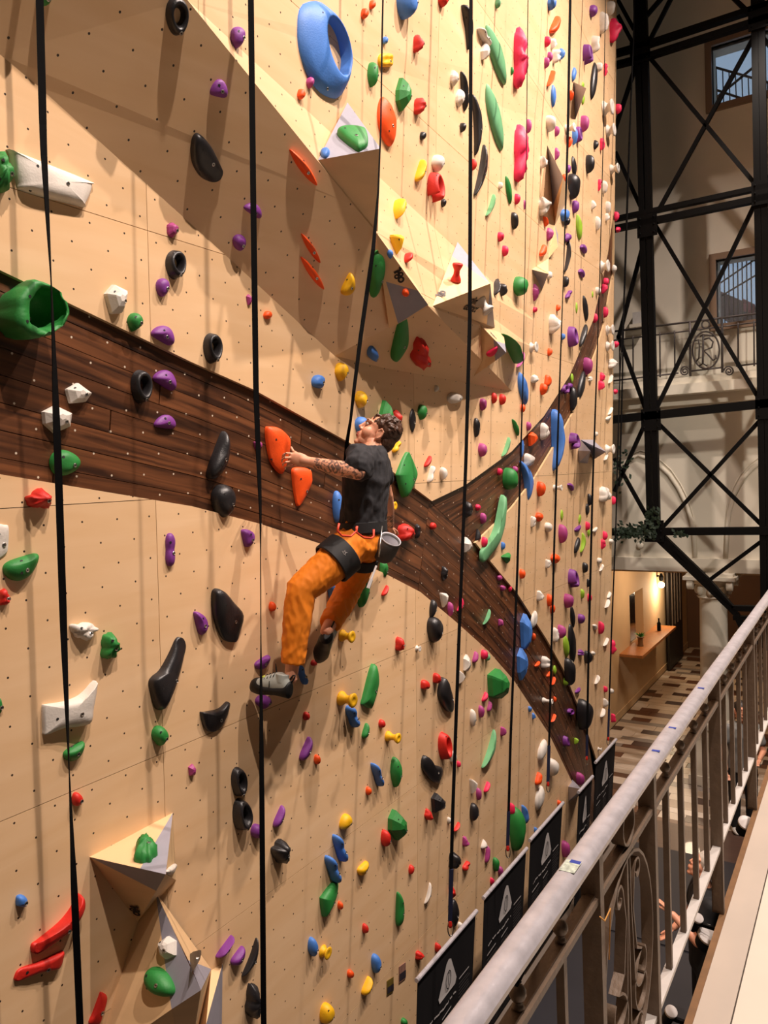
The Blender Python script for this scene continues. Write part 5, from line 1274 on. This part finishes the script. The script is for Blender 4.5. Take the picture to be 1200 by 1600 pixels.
def finger(mb, pts, r, m): mb.tube([pts[0]]+pts+[pts[-1]+(pts[-1]-pts[-2]).normalized()*r*.6], [r*.9]+[r*(1-.12*i) for i in range(len(pts))]+[r*.45], m, 8)
pt = onwall

# ------------------------------------------------ the climber
cl = empty('person', pt(570, 830, .40)); tag(cl, 'climber in black t-shirt and orange trousers reaching for the big orange hold, looking up', 'person')
rt_ = V((.95, .30, 0)).normalized(); fw = V((-.30, .95, 0)).normalized(); up_ = V((0, 0, 1))
hf = V((-.58*math.cos(math.radians(33)), .815*math.cos(math.radians(33)), math.sin(math.radians(33)))).normalized(); hl = V((0, 0, 1)).cross(hf).normalized(); hu = hf.cross(hl).normalized()
if hu.z < 0: hu = -hu
hc = pt(591, 677, .47)
shc = pt(574, 712, .47); shL = shc-rt_*.165; shR = shc+rt_*.165
elL = pt(561, 738, .58); wrL = pt(486, 722, .31)
elR = pt(603, 772, .40); wrR = pt(609, 822, .22)
hpc = pt(563, 846, .42); hpL = hpc-rt_*.09; hpR = hpc+rt_*.09
knL = pt(470, 922, .30); anL = pt(456, 1046, .28); knR = pt(543, 925, .20); anR = pt(511, 984, .30)
B = MB()
secs = [(hpc, .15, .105), (pt(566, 815, .43), .135, .09), (pt(570, 780, .45), .15, .10), (pt(573, 745, .46), .165, .105), (pt(574, 720, .47), .155, .09), (pt(576, 706, .47), .09, .07)]
loft(B, [(c, rt_*a, fw*b) for c, a, b in secs], SKIN)
caps(B, pt(577, 712, .465), .062, hc-hu*.05-hf*.02, .055, SKIN)
head_parts(B, hc, hf, hl, hu, SKIN, 1.03)
for sh_, e_, w_ in ((shL, elL, wrL), (shR, elR, wrR)):
    caps(B, sh_, .058, sh_.lerp(e_, .5), .054, SKIN); caps(B, sh_.lerp(e_, .5), .052, e_, .041, SKIN)
    caps(B, e_, .043, e_.lerp(w_, .35), .044, SKIN); caps(B, e_.lerp(w_, .35), .044, w_, .028, SKIN)
for h_, k_, a_ in ((hpL, knL, anL), (hpR, knR, anR)):
    caps(B, h_, .085, k_, .055, SKIN); caps(B, k_, .052, k_.lerp(a_, .35), .052, SKIN); caps(B, k_.lerp(a_, .35), .05, a_+(a_-k_).normalized()*(.05 if a_ is anL else .015), .036, SKIN)
# left hand closing on the big orange hold
kn = [pt(456, 709, .21), pt(454.5, 715, .21), pt(455, 721, .205), pt(457, 727, .20)]
ell(B, wrL.lerp(kn[1], .55), (kn[1]-wrL)*.60, V((0, 0, 1))*.040, fw.cross(V((0, 0, 1)))*.019, SKIN)
caps(B, wrL, .027, wrL.lerp(kn[1], .4), .028, SKIN)
for i, (m1, m2, tp) in enumerate((((447, 708, .215), (442.5, 711, .18), (441, 715, .15)), ((445, 715, .215), (441, 718, .18), (440.5, 722, .15)), ((446, 722, .21), (442, 725, .175), (442, 728, .145)), ((449, 728, .20), (445, 731, .165), (446, 733, .14)))):
    finger(B, [kn[i].lerp(wrL, .25), kn[i], pt(*m1), pt(*m2), pt(*tp)], (.0092, .0095, .009, .008)[i], SKIN)
finger(B, [wrL.lerp(kn[0], .3), pt(464, 709, .22), pt(458, 705, .19), pt(455, 699, .17)], .011, SKIN)
# right hand, down by the red hold
kr = [pt(617, 833, .175), pt(615, 838, .175), pt(612, 842, .18), pt(608, 844, .185)]
ell(B, wrR.lerp(kr[1], .55), (kr[1]-wrR)*.65, rt_*.034, fw*.020, SKIN)
for i, k_ in enumerate(kr):
    d = V((0, 0, -1)); finger(B, [k_.lerp(wrR, .3), k_, k_+V((.012, .030, -.014)), k_+V((.016, .045, -.036)), k_+V((.014, .034, -.052))], (.0095, .0095, .009, .008)[i], SKIN)
finger(B, [wrR.lerp(kr[0], .2), pt(616, 827, .18), pt(620, 830, .15), pt(622, 835, .13)], .011, SKIN)
# tattoo ink as a mask on the skin of the arms
TAT = mat('tattooed_skin', (226, 160, 128), .5, noise_amt=.05, nscale=40); N, L = nt(TAT); bs = N['Principled BSDF']
old = bs.inputs['Base Color'].links[0].from_socket; tcn = N.new('ShaderNodeTexCoord'); n1 = N.new('ShaderNodeTexNoise'); n1.inputs['Scale'].default_value = 30; n1.inputs['Detail'].default_value = 2; n1.inputs['Distortion'].default_value = 1.6
L.new(tcn.outputs['Object'], n1.inputs['Vector']); r_ = N.new('ShaderNodeValToRGB'); r_.color_ramp.elements[0].position = .485; r_.color_ramp.elements[1].position = .525
L.new(n1.outputs['Fac'], r_.inputs['Fac']); mx = N.new('ShaderNodeMix'); mx.data_type = 'RGBA'; L.new(r_.outputs[0], mx.inputs[0]); mx.inputs[7].default_value = srgb(206, 142, 114); L.new(old, mx.inputs[6])
mx2 = N.new('ShaderNodeMix'); mx2.data_type = 'RGBA'; inv = N.new('ShaderNodeMath'); inv.operation = 'SUBTRACT'; inv.inputs[0].default_value = 1; L.new(r_.outputs[0], inv.inputs[1])
sc2 = N.new('ShaderNodeMath'); sc2.operation = 'MULTIPLY'; sc2.inputs[1].default_value = .8; L.new(inv.outputs[0], sc2.inputs[0]); L.new(sc2.outputs[0], mx2.inputs[0]); L.new(old, mx2.inputs[6]); mx2.inputs[7].default_value = srgb(62, 60, 62); L.new(mx2.outputs[2], bs.inputs['Base Color'])
LIP = mat('lip_skin', (188, 100, 88), .45)
body = remesh(B, 'body', .0042, 2, cl, SKIN)
body.data.materials.append(TAT); body.data.materials.append(LIP)
def segd(p, a, b):
    t = max(0, min(1, (p-a).dot(b-a)/(b-a).length_squared)); return (p-(a+(b-a)*t)).length, t
for p in body.data.polygons:
    c = V(p.center); d1, t1 = segd(c, elL, wrL); d2, t2 = segd(c, shL, elL); d3, t3 = segd(c, elR, wrR)
    if d1 < .06 and t1 > .02 and not (.90 < t1) or (d2 < .075 and t2 > .45) or (d3 < .06 and t3 > .5 and t3 < .95): p.material_index = 1
    q = c-hc; a_, b_, c_ = q.dot(hf)/1.03, q.dot(hl)/1.03, q.dot(hu)/1.03
    if a_ > .086 and abs(b_) < .022 and -.074 < c_ < -.046: p.material_index = 2
EYEW = mat('eye_white', (222, 214, 206), .2); IRIS = mat('eye_iris', (52, 40, 32), .2)
for sd in (-1, 1):
    e_ = hc+hf*.0815*1.03+hl*.032*sd+hu*.013; mb = MB(); ell(mb, e_, hf*.0125, hl*.014, hu*.0085, EYEW, 12); ell(mb, e_+hf*.0085+hu*.002, hf*.005, hl*.006, hu*.006, IRIS, 10); o = under(mb.build('eye', smooth=True), cl)
    mb = MB(); mb.tube([e_+hf*.008-hl*sd*.018+hu*.002, e_+hf*.0135+hu*.0095, e_+hf*.004+hl*sd*.016+hu*.004], .0024, HAIR, 6); mb.tube([e_+hf*.010-hl*sd*.016+hu*.022, e_+hf*.009+hu*.026, e_-hf*.003+hl*sd*.016+hu*.022], [.002, .003, .002], HAIR, 6); under(mb.build('eyebrow', smooth=True), cl)
Hm = MB(); rg = random.Random(3); s = 1.03
ell(Hm, hc+(hf*-.030+hu*.040)*s, hf*.094*s, hl*.0815*s, hu*.087*s, HAIR, 24); ell(Hm, hc+(hf*-.065+hu*-.020)*s, hf*.052*s, hl*.068*s, hu*.070*s, HAIR, 20)
for k in range(150):
    th = rg.uniform(-1.4, 1.4); ph = rg.uniform(-.55, 2.5)       # tufts combed back over the skull
    d = (hf*math.cos(ph)*math.cos(th)+hu*math.sin(ph)*math.cos(th)+hl*math.sin(th))
    base = hc+(hf*-.028+hu*.036)*s+V(d)*.085
    loc = base-hc
    if loc.dot(hf) > .062 and loc.dot(hu) < .07: continue
    if abs(loc.dot(hl)) > .06 and loc.dot(hf) > .0 and loc.dot(hu) < .02: continue
    if loc.dot(hu) < -.05 and loc.dot(hf) > -.03: continue
    tdir = (hf*-math.sin(ph)+hu*math.cos(ph)).normalized(); tdir = (tdir+V((rg.uniform(-.25, .25), rg.uniform(-.25, .25), rg.uniform(-.25, .25)))).normalized()
    ln = rg.uniform(.03, .05); Hm.tube([base-V(d)*.012, base+V(d)*.000+tdir*ln*.5, base+V(d)*.002+tdir*ln], [.013, .012, .004], HAIR, 6)
for k in range(7):                                              # fringe
    b0_ = hc+(hf*.062+hu*.088+hl*rg.uniform(-.05, .05))*s; Hm.tube([b0_-hf*.03, b0_-hf*.004-hu*.002, b0_+hf*.004-hu*.008], [.010, .008, .003], HAIR, 6)
remesh(Hm, 'hair', .003, 1, cl, HAIR)
# t-shirt
def wr(scale, amp, seed=0, ax=None):
    def f(co):
        q = V((co.x*scale, co.y*scale, co.z*scale*(.55)))+V((seed, 0, 0)); n_ = noise.noise(q); return amp*(1-2*abs(n_))*.9+amp*.5*noise.noise(q*2.7)
    return f
T = MB()
secs = [(pt(567, 832, .42), .185, .128), (pt(567, 815, .425), .178, .125), (pt(570, 785, .44), .178, .122), (pt(573, 750, .455), .19, .128), (pt(574, 722, .465), .188, .118), (pt(575, 708, .468), .145, .098), (pt(576, 699, .468), .082, .078)]
loft(T, [(c, rt_*a, fw*b) for c, a, b in secs], TEE)
slL = shL.lerp(elL, .72); slR = shR.lerp(elR, .55)
caps(T, shL+V((0, 0, .004)), .070, slL, .078, TEE); caps(T, shR, .070, slR, .072, TEE)
caps(T, shL.lerp(elL, .2)+V((0, 0, -.035)), .05, slL+V((0, 0, -.01)), .062, TEE)
remesh(T, 't_shirt', .0055, 2, cl, TEE, wr(14, .012, 3))
# trousers
Pn = MB()
loft(Pn, [(pt(565, 812, .42), rt_*.165, fw*.112), (pt(565, 835, .42), rt_*.175, fw*.125), (pt(564, 856, .42), rt_*.178, fw*.135), (pt(562, 872, .41), rt_*.15, fw*.11)], PANTS)
def leg(mb, P, m):
    secs = []
    for i, (c, r) in enumerate(P):
        a = P[max(0, i-1)][0]; b = P[min(len(P)-1, i+1)][0]; d = (b-a).normalized(); x = d.cross(fw+V((.01, 0, .3))).normalized(); y = d.cross(x); secs.append((c, x*r, y*r))
    loft(mb, secs, m, 20)
leg(Pn, [(hpL+V((0, 0, .02)), .10), (hpL.lerp(knL, .25), .112), (hpL.lerp(knL, .6), .098), (hpL.lerp(knL, .85), .086), (knL, .080), (knL.lerp(anL, .12)+V((0, -.0, 0)), .078), (knL.lerp(anL, .4), .074), (knL.lerp(anL, .7), .066), (knL.lerp(anL, .92), .060)], PANTS)
leg(Pn, [(hpR+V((0, 0, .02)), .10), (hpR.lerp(knR, .25), .108), (hpR.lerp(knR, .6), .094), (hpR.lerp(knR, .85), .084), (knR, .078), (knR.lerp(anR, .12), .076), (knR.lerp(anR, .4), .072), (knR.lerp(anR, .7), .064), (knR.lerp(anR, .86), .060)], PANTS)
remesh(Pn, 'trousers', .0055, 2, cl, PANTS, wr(17, .0075, 9))
# harness: belt, leg loops, gear loops
HRN = mat('black_harness', (24, 23, 25), .7, noise_amt=.15, nscale=60)
def band(c, x, y, h, name, m=HRN, th=.008, n=36, par=cl):
    d = x.cross(y).normalized(); mb = MB(); k = 0
    for i in range(n):
        t = 2*math.pi*i/n; o_ = x*math.cos(t)+y*math.sin(t); e = o_.normalized()*th
        for q in (o_+d*h/2, o_+e+d*h/2*.9, o_+e-d*h/2*.9, o_-d*h/2): mb.v.append(c+q)
    for i in range(n):
        for j in range(4): mb.f.append((i*4+j, i*4+(j+1) % 4, ((i+1) % n)*4+(j+1) % 4, ((i+1) % n)*4+j)); mb.m.append(mb.mi(m))
    return under(mb.build(name, smooth=True, ang=50), par)
band(pt(566, 822, .42), rt_*.186, fw*.134, .062, 'harness_belt')
def perp(a, b):
    d = (b-a).normalized(); x = d.cross(fw+V((.01, 0, .3))).normalized(); return x, d.cross(x)
x_, y_ = perp(hpL, knL); band(hpL.lerp(knL, .33), x_*.119, y_*.119, .12, 'leg_loop')
x_, y_ = perp(hpR, knR); band(hpR.lerp(knR, .30), x_*.115, y_*.115, .075, 'leg_loop')
LOOP = mat('coral_cord', (226, 74, 48), .5)
for P in ([(530, 818), (527, 829), (534, 837), (548, 838), (557, 830), (558, 822)], [(557, 823), (557, 832), (568, 840), (580, 841), (584, 838), (584, 827)]):
    mb = MB(); mb.tube([pt(x, y, .42+.17) if x < 545 else pt(x, y, .60) for x, y in P], .006, LOOP, 8); under(mb.build('gear_loop', smooth=True), cl)
# small emblem on the leg loop
a_, b_, c_ = pt(535, 868, .55), pt(530, 860, .55), pt(540, 862, .55); mb = MB(); em = hpL.lerp(knL, .33); nv = -em.normalized(); eu = (knL-hpL).normalized().cross(nv).normalized(); ev = nv.cross(eu)
nv = (nv-(knL-hpL).normalized()*nv.dot((knL-hpL).normalized())).normalized(); ep = em+nv*.1285
for k in range(5):
    t = math.pi*.5+2*math.pi*k/5; mb.tube([ep+eu*.005*math.cos(t+.6)+ev*.005*math.sin(t+.6), ep+eu*.017*math.cos(t)+ev*.017*math.sin(t), ep+eu*.005*math.cos(t-.6)+ev*.005*math.sin(t-.6)], .0012, WHITEP, 5)
under(mb.build('emblem'), cl)
# chalk bag hanging behind, with its brush
BAG = mat('grey_bag_cloth', (84, 82, 80), .8, noise_amt=.15, nscale=20, bump=.2, bscale=20)
ct = pt(611, 843, .62); ax_ = (V((-.12, -.06, -1))).normalized()
cb = empty('chalk_bag', ct); tag(cb, 'grey chalk bag with a pale rim clipped behind the climber', 'bag')
bo_ = pt(611, 842, .62); bn = -(V((0, 0, 1))*.80+CR*.42-CF*.42).normalized()
mb = MB(); mb.lathe(bo_, bn, [(.050, .008), (.055, .0), (.060, .004), (.064, .03), (.066, .08), (.060, .125), (.045, .145), (.02, .152)], BAG, 28)
mb.f = mb.f[:-2]+mb.f[-1:]; mb.m = mb.m[:len(mb.f)]
o = under(mb.build('bag_body', smooth=True), cb)
mb = MB(); mb.lathe(bo_, bn, [(.055, .004), (.0615, -.002), (.062, .007), (.055, .010), (.050, .014), (.048, .06), (.03, .09)], mat('bag_rim', (176, 174, 180), .8), 28); mb.f = mb.f[:-2]+mb.f[-1:]; mb.m = mb.m[:len(mb.f)]
under(mb.build('bag_rim', smooth=True), cb)
mb = MB(); mb.tube([pt(597, 822, .60), pt(594, 850, .62), pt(592, 870, .63)], .005, STEEL, 6); under(mb.build('clip', smooth=True), cb)
bs_ = pt(588, 884, .63); be_ = pt(575, 919, .62); br2 = empty('chalk_brush', bs_); tag(br2, 'white handled brush dangling below the chalk bag', 'brush')
mb = MB(); mb.tube([bs_+V((0, 0, .03)), bs_], .002, BLACKP, 5); mb.tube([bs_, bs_.lerp(be_, .62)], .006, WHITEP, 8); mb.bar(bs_.lerp(be_, .6), be_, .012, .014, WHITEP); under(mb.build('handle'), br2)
mb = MB(); mb.bar(bs_.lerp(be_, .66)+V((.010, 0, 0)), be_+V((.010, 0, 0)), .009, .010, BLACKP); under(mb.build('bristles'), br2)
# the strap that holds the climber
P = [(599, -30, .60), (597, 60, .60), (595, 200, .64), (591, 300, .66), (583, 390, .64), (573, 460, .60), (563, 530, .58), (553, 610, .56), (548, 655, .52), (542, 692, .40), (538, 745, .34), (537, 800, .34)]
pts = [pt(*p) for p in P]; side = []
for (x, y, _), th in zip(P, (75, 75, 78, 72, 40, 30, 35, 50, 60, 40, 20, 20)):
    dv = ray(x, y).normalized(); lt = dv.cross(V((0, 0, 1))).normalized(); side.append((lt*math.cos(math.radians(th))+dv*math.sin(math.radians(th))).normalized())
pts = [pts[0]+V((0, -.035, 1))*4.0]+pts; side = [side[0]]+side; er = empty('climber_strap', pts[5]); tag(er, 'black webbing strap running from above down to the climber harness', 'strap')
mb = MB(); ribbon(pts, side, .026, .003, WEB, mb); under(mb.build('webbing'), er)
# climbing shoes
SH_G = mat('shoe_grey', (158, 162, 156), .6, noise_amt=.1, nscale=40); SH_B = mat('shoe_rubber', (16, 16, 17), .5, spec=.3); SH_Y = mat('shoe_lime', (190, 200, 70), .6)
def shoe(heel, toe, ank, wid, lab, par=cl):
    r = None; d = (toe-heel); Ln = d.length; d.normalize(); u = ank-heel; u = (u-d*u.dot(d)).normalized(); s = d.cross(u).normalized()
    G = MB(); R = MB(); Q = lambda a, b, c=0: heel+d*(a*Ln)+u*b+s*c
    loft(G, [(Q(-.02, .035), s*.020, u*.028), (Q(.06, .045), s*.034, u*.050), (Q(.22, .052), s*.038, u*.062), (Q(.36, .050), s*.040, u*.060), (Q(.55, .043), s*.044, u*.050), (Q(.75, .034), s*.044, u*.040), (Q(.92, .026), s*.034, u*.030), (Q(1.0, .020), s*.018, u*.018)], SH_G)
    G.tube([Q(.20, .06), Q(.19, .105)], [.040, .040], SH_G, 16)
    a = remesh(G, 'shoe_upper', .004, 3, par, SH_G)
    loft(R, [(Q(-.05, .028), s*.018, u*.036), (Q(.0, .024), s*.036, u*.048), (Q(.10, .014), s*.042, u*.034), (Q(.36, .012), s*.045, u*.026), (Q(.55, .012), s*.050, u*.030), (Q(.75, .018), s*.050, u*.042), (Q(.84, .024), s*.046, u*.046), (Q(.92, .024), s*.040, u*.042), (Q(1.0, .020), s*.027, u*.034), (Q(1.05, .014), s*.010, u*.014)], SH_B)
    remesh(R, 'shoe_rubber', .004, 3, par, SH_B)
    mb = MB()
    for t in (.36, .44, .52, .60): h_ = .112-.09*(t-.36); mb.tube([Q(t, h_-.022, .036), Q(t+.02, h_, 0), Q(t, h_-.022, -.036)], .003, SH_B, 6)
    mb.tube([Q(.34, .09), Q(.40, .125), Q(.44, .15, .01), Q(.42, .12, .016), Q(.36, .09)], .0026, SH_B, 6); mb.tube([Q(.34, .09, -.01), Q(.44, .06, -.04), Q(.42, .03, -.046)], .0026, SH_B, 6)
    under(mb.build('shoe_laces', smooth=True), par)
    mb = MB(); mb.tube([Q(-.02, .06), Q(-.10, .085), Q(-.12, .105), Q(-.06, .10), Q(.01, .08)], .0045, SH_B, 6); under(mb.build('shoe_pull_loop', smooth=True), par)
    mb = MB(); mb.tube([Q(.62, .082, -.02), Q(.70, .072, -.025)], .007, SH_Y, 6); under(mb.build('shoe_tab', smooth=True), par)
    # lettering on the heel rubber
    return Q
shoe(pt(452, 1085, .30), pt(394, 1077, .06), pt(452, 1056, .29), 1, 'l')
shoe(pt(508, 1000, .31), pt(497, 1033, .07), pt(516, 982, .36), 1, 'r')

# ------------------------------------------------ people on the ground floor
def stander(base, face, label, height, top, legs_, hair, look, arms, toph=None):
    f = V((math.cos(face), math.sin(face), 0)); l = V((0, 0, 1)).cross(f); u = V((0, 0, 1)); H_ = height; r = empty('person', base); tag(r, label, 'person')
    G = lambda a, b, c: base+f*a+l*b+u*c*H_
    hfz = (f*math.cos(look)+u*math.sin(look)).normalized(); huz = (u*math.cos(look)-f*math.sin(look)).normalized(); hcz = G(.0, 0, .925)
    B = MB(); loft(B, [(G(0, 0, .50), l*.15, f*.10), (G(0, 0, .62), l*.125, f*.09), (G(0, 0, .74), l*.16, f*.10), (G(0, 0, .80), l*.15, f*.09), (G(0, 0, .83), l*.08, f*.06)], SKIN)
    caps(B, G(0, 0, .80), .055, hcz-huz*.05, .052, SKIN); head_parts(B, hcz, hfz, l, huz, SKIN, 1.0)
    for sd in (-1, 1):
        sh_ = G(0, sd*.175, .795); e_, w_ = (G(*arms[0 if sd > 0 else 1][k]) for k in (0, 1)); caps(B, sh_, .052, e_, .038, SKIN); caps(B, e_, .04, w_, .026, SKIN)
        dv = (w_-e_).normalized(); ell(B, w_+dv*.05, dv*.055, l*.035, f.cross(dv)*.02 if f.cross(dv).length > .1 else u*.02, SKIN)
        for q in range(4): s0_ = w_+dv*.075+l*(.024-.016*q); finger(B, [s0_, s0_+dv*.035+f*.006, s0_+dv*.055+f*.02], .0095, SKIN)
        finger(B, [w_+dv*.03+f*.02, w_+dv*.055+f*.045, w_+dv*.075+f*.05], .011, SKIN)
        caps(B, G(0, sd*.09, .5), .08, G(.02, sd*.10, .27), .05, SKIN); caps(B, G(.02, sd*.10, .27), .05, G(0, sd*.10, .05), .036, SKIN)
    remesh(B, 'body', .006, 2, r, SKIN)
    T = MB(); loft(T, [(G(0, 0, .47), l*.175, f*.125), (G(0, 0, .60), l*.16, f*.12), (G(0, 0, .74), l*.185, f*.125), (G(0, 0, .80), l*.17, f*.105), (G(0, 0, .835), l*.085, f*.075)], top)
    for sd in (-1, 1): sh_ = G(0, sd*.175, .795); e_ = G(*arms[0 if sd > 0 else 1][0]); caps(T, sh_, .065, sh_.lerp(e_, .6), .068, top)
    remesh(T, 't_shirt', .008, 2, r, top, wr(8, .008, 1))
    L_ = MB(); loft(L_, [(G(0, 0, .545), l*.16, f*.11), (G(0, 0, .48), l*.175, f*.125), (G(0, 0, .45), l*.16, f*.11)], legs_)
    for sd in (-1, 1): caps(L_, G(0, sd*.085, .48), .10, G(.02, sd*.10, .27), .075, legs_); caps(L_, G(.02, sd*.10, .27), .075, G(0, sd*.10, .055), .062, legs_)
    remesh(L_, 'trousers', .009, 2, r, legs_)
    for sd in (-1, 1): S_ = MB(); c = G(.05, sd*.10, 0)+u*.035; ell(S_, c, f*.14, l*.048, u*.04, SH_B); o = remesh(S_, 'shoe', .008, 1, r, mat('pale_shoe', (200, 196, 190), .6))
    Hh = MB(); ell(Hh, hcz+hfz*-.022+huz*.034, hfz*.100, l*.084, huz*.092, hair, 20); ell(Hh, hcz+hfz*-.06+huz*-.01, hfz*.055, l*.072, huz*.075, hair)
    rg = random.Random(9)
    for k in range(60):
        a = rg.uniform(0, 6.28); b = rg.uniform(.2, 1.5); d = hfz*(math.cos(a)*math.sin(b))*.9+l*(math.sin(a)*math.sin(b))+huz*math.cos(b); p = hcz+hfz*-.022+huz*.034+V(d)*.088
        if (p-hcz).dot(hfz) > .06 and (p-hcz).dot(huz) < .06: continue
        Hh.tube([p-V(d)*.01, p+V(d)*.006-hfz*.02], [.010, .003], hair, 6)
    remesh(Hh, 'hair', .005, 1, r, hair)
    for sd in (-1, 1):
        e_ = hcz+hfz*.081+l*.032*sd+huz*.013; mb = MB(); ell(mb, e_, hfz*.0125, l*.014, huz*.009, EYEW, 10); ell(mb, e_+hfz*.009, hfz*.004, l*.006, huz*.006, IRIS, 8); under(mb.build('eye', smooth=True), r)
    return r
bz = FLOOR+.05; q = onz(1101, 1338, bz+1.70)
stander(V((q.x, q.y, bz)), math.radians(112), 'belayer with silver blond hair in black clothes on the landing mat, seen through the balusters', 1.76, mat('black_shirt', (26, 25, 27), .8), mat('black_trousers', (22, 21, 23), .8), mat('silver_hair', (196, 186, 174), .5, noise_amt=.2, nscale=60), .45,
        (((.10, .20, .64), (.26, .08, .72)), ((.06, -.26, .63), (.20, -.22, .56))))
q = onz(1158, 1102, FLOOR+1.66)
stander(V((q.x, q.y, FLOOR)), math.radians(200), 'person in a grey t-shirt and black trousers standing by the column', 1.72, mat('grey_shirt', (128, 128, 126), .8), mat('black_trousers', (22, 21, 23), .8), mat('dark_hair', (40, 30, 26), .5), .05,
        (((.06, .24, .63), (.20, .16, .60)), ((.02, -.24, .63), (.12, -.22, .50))))
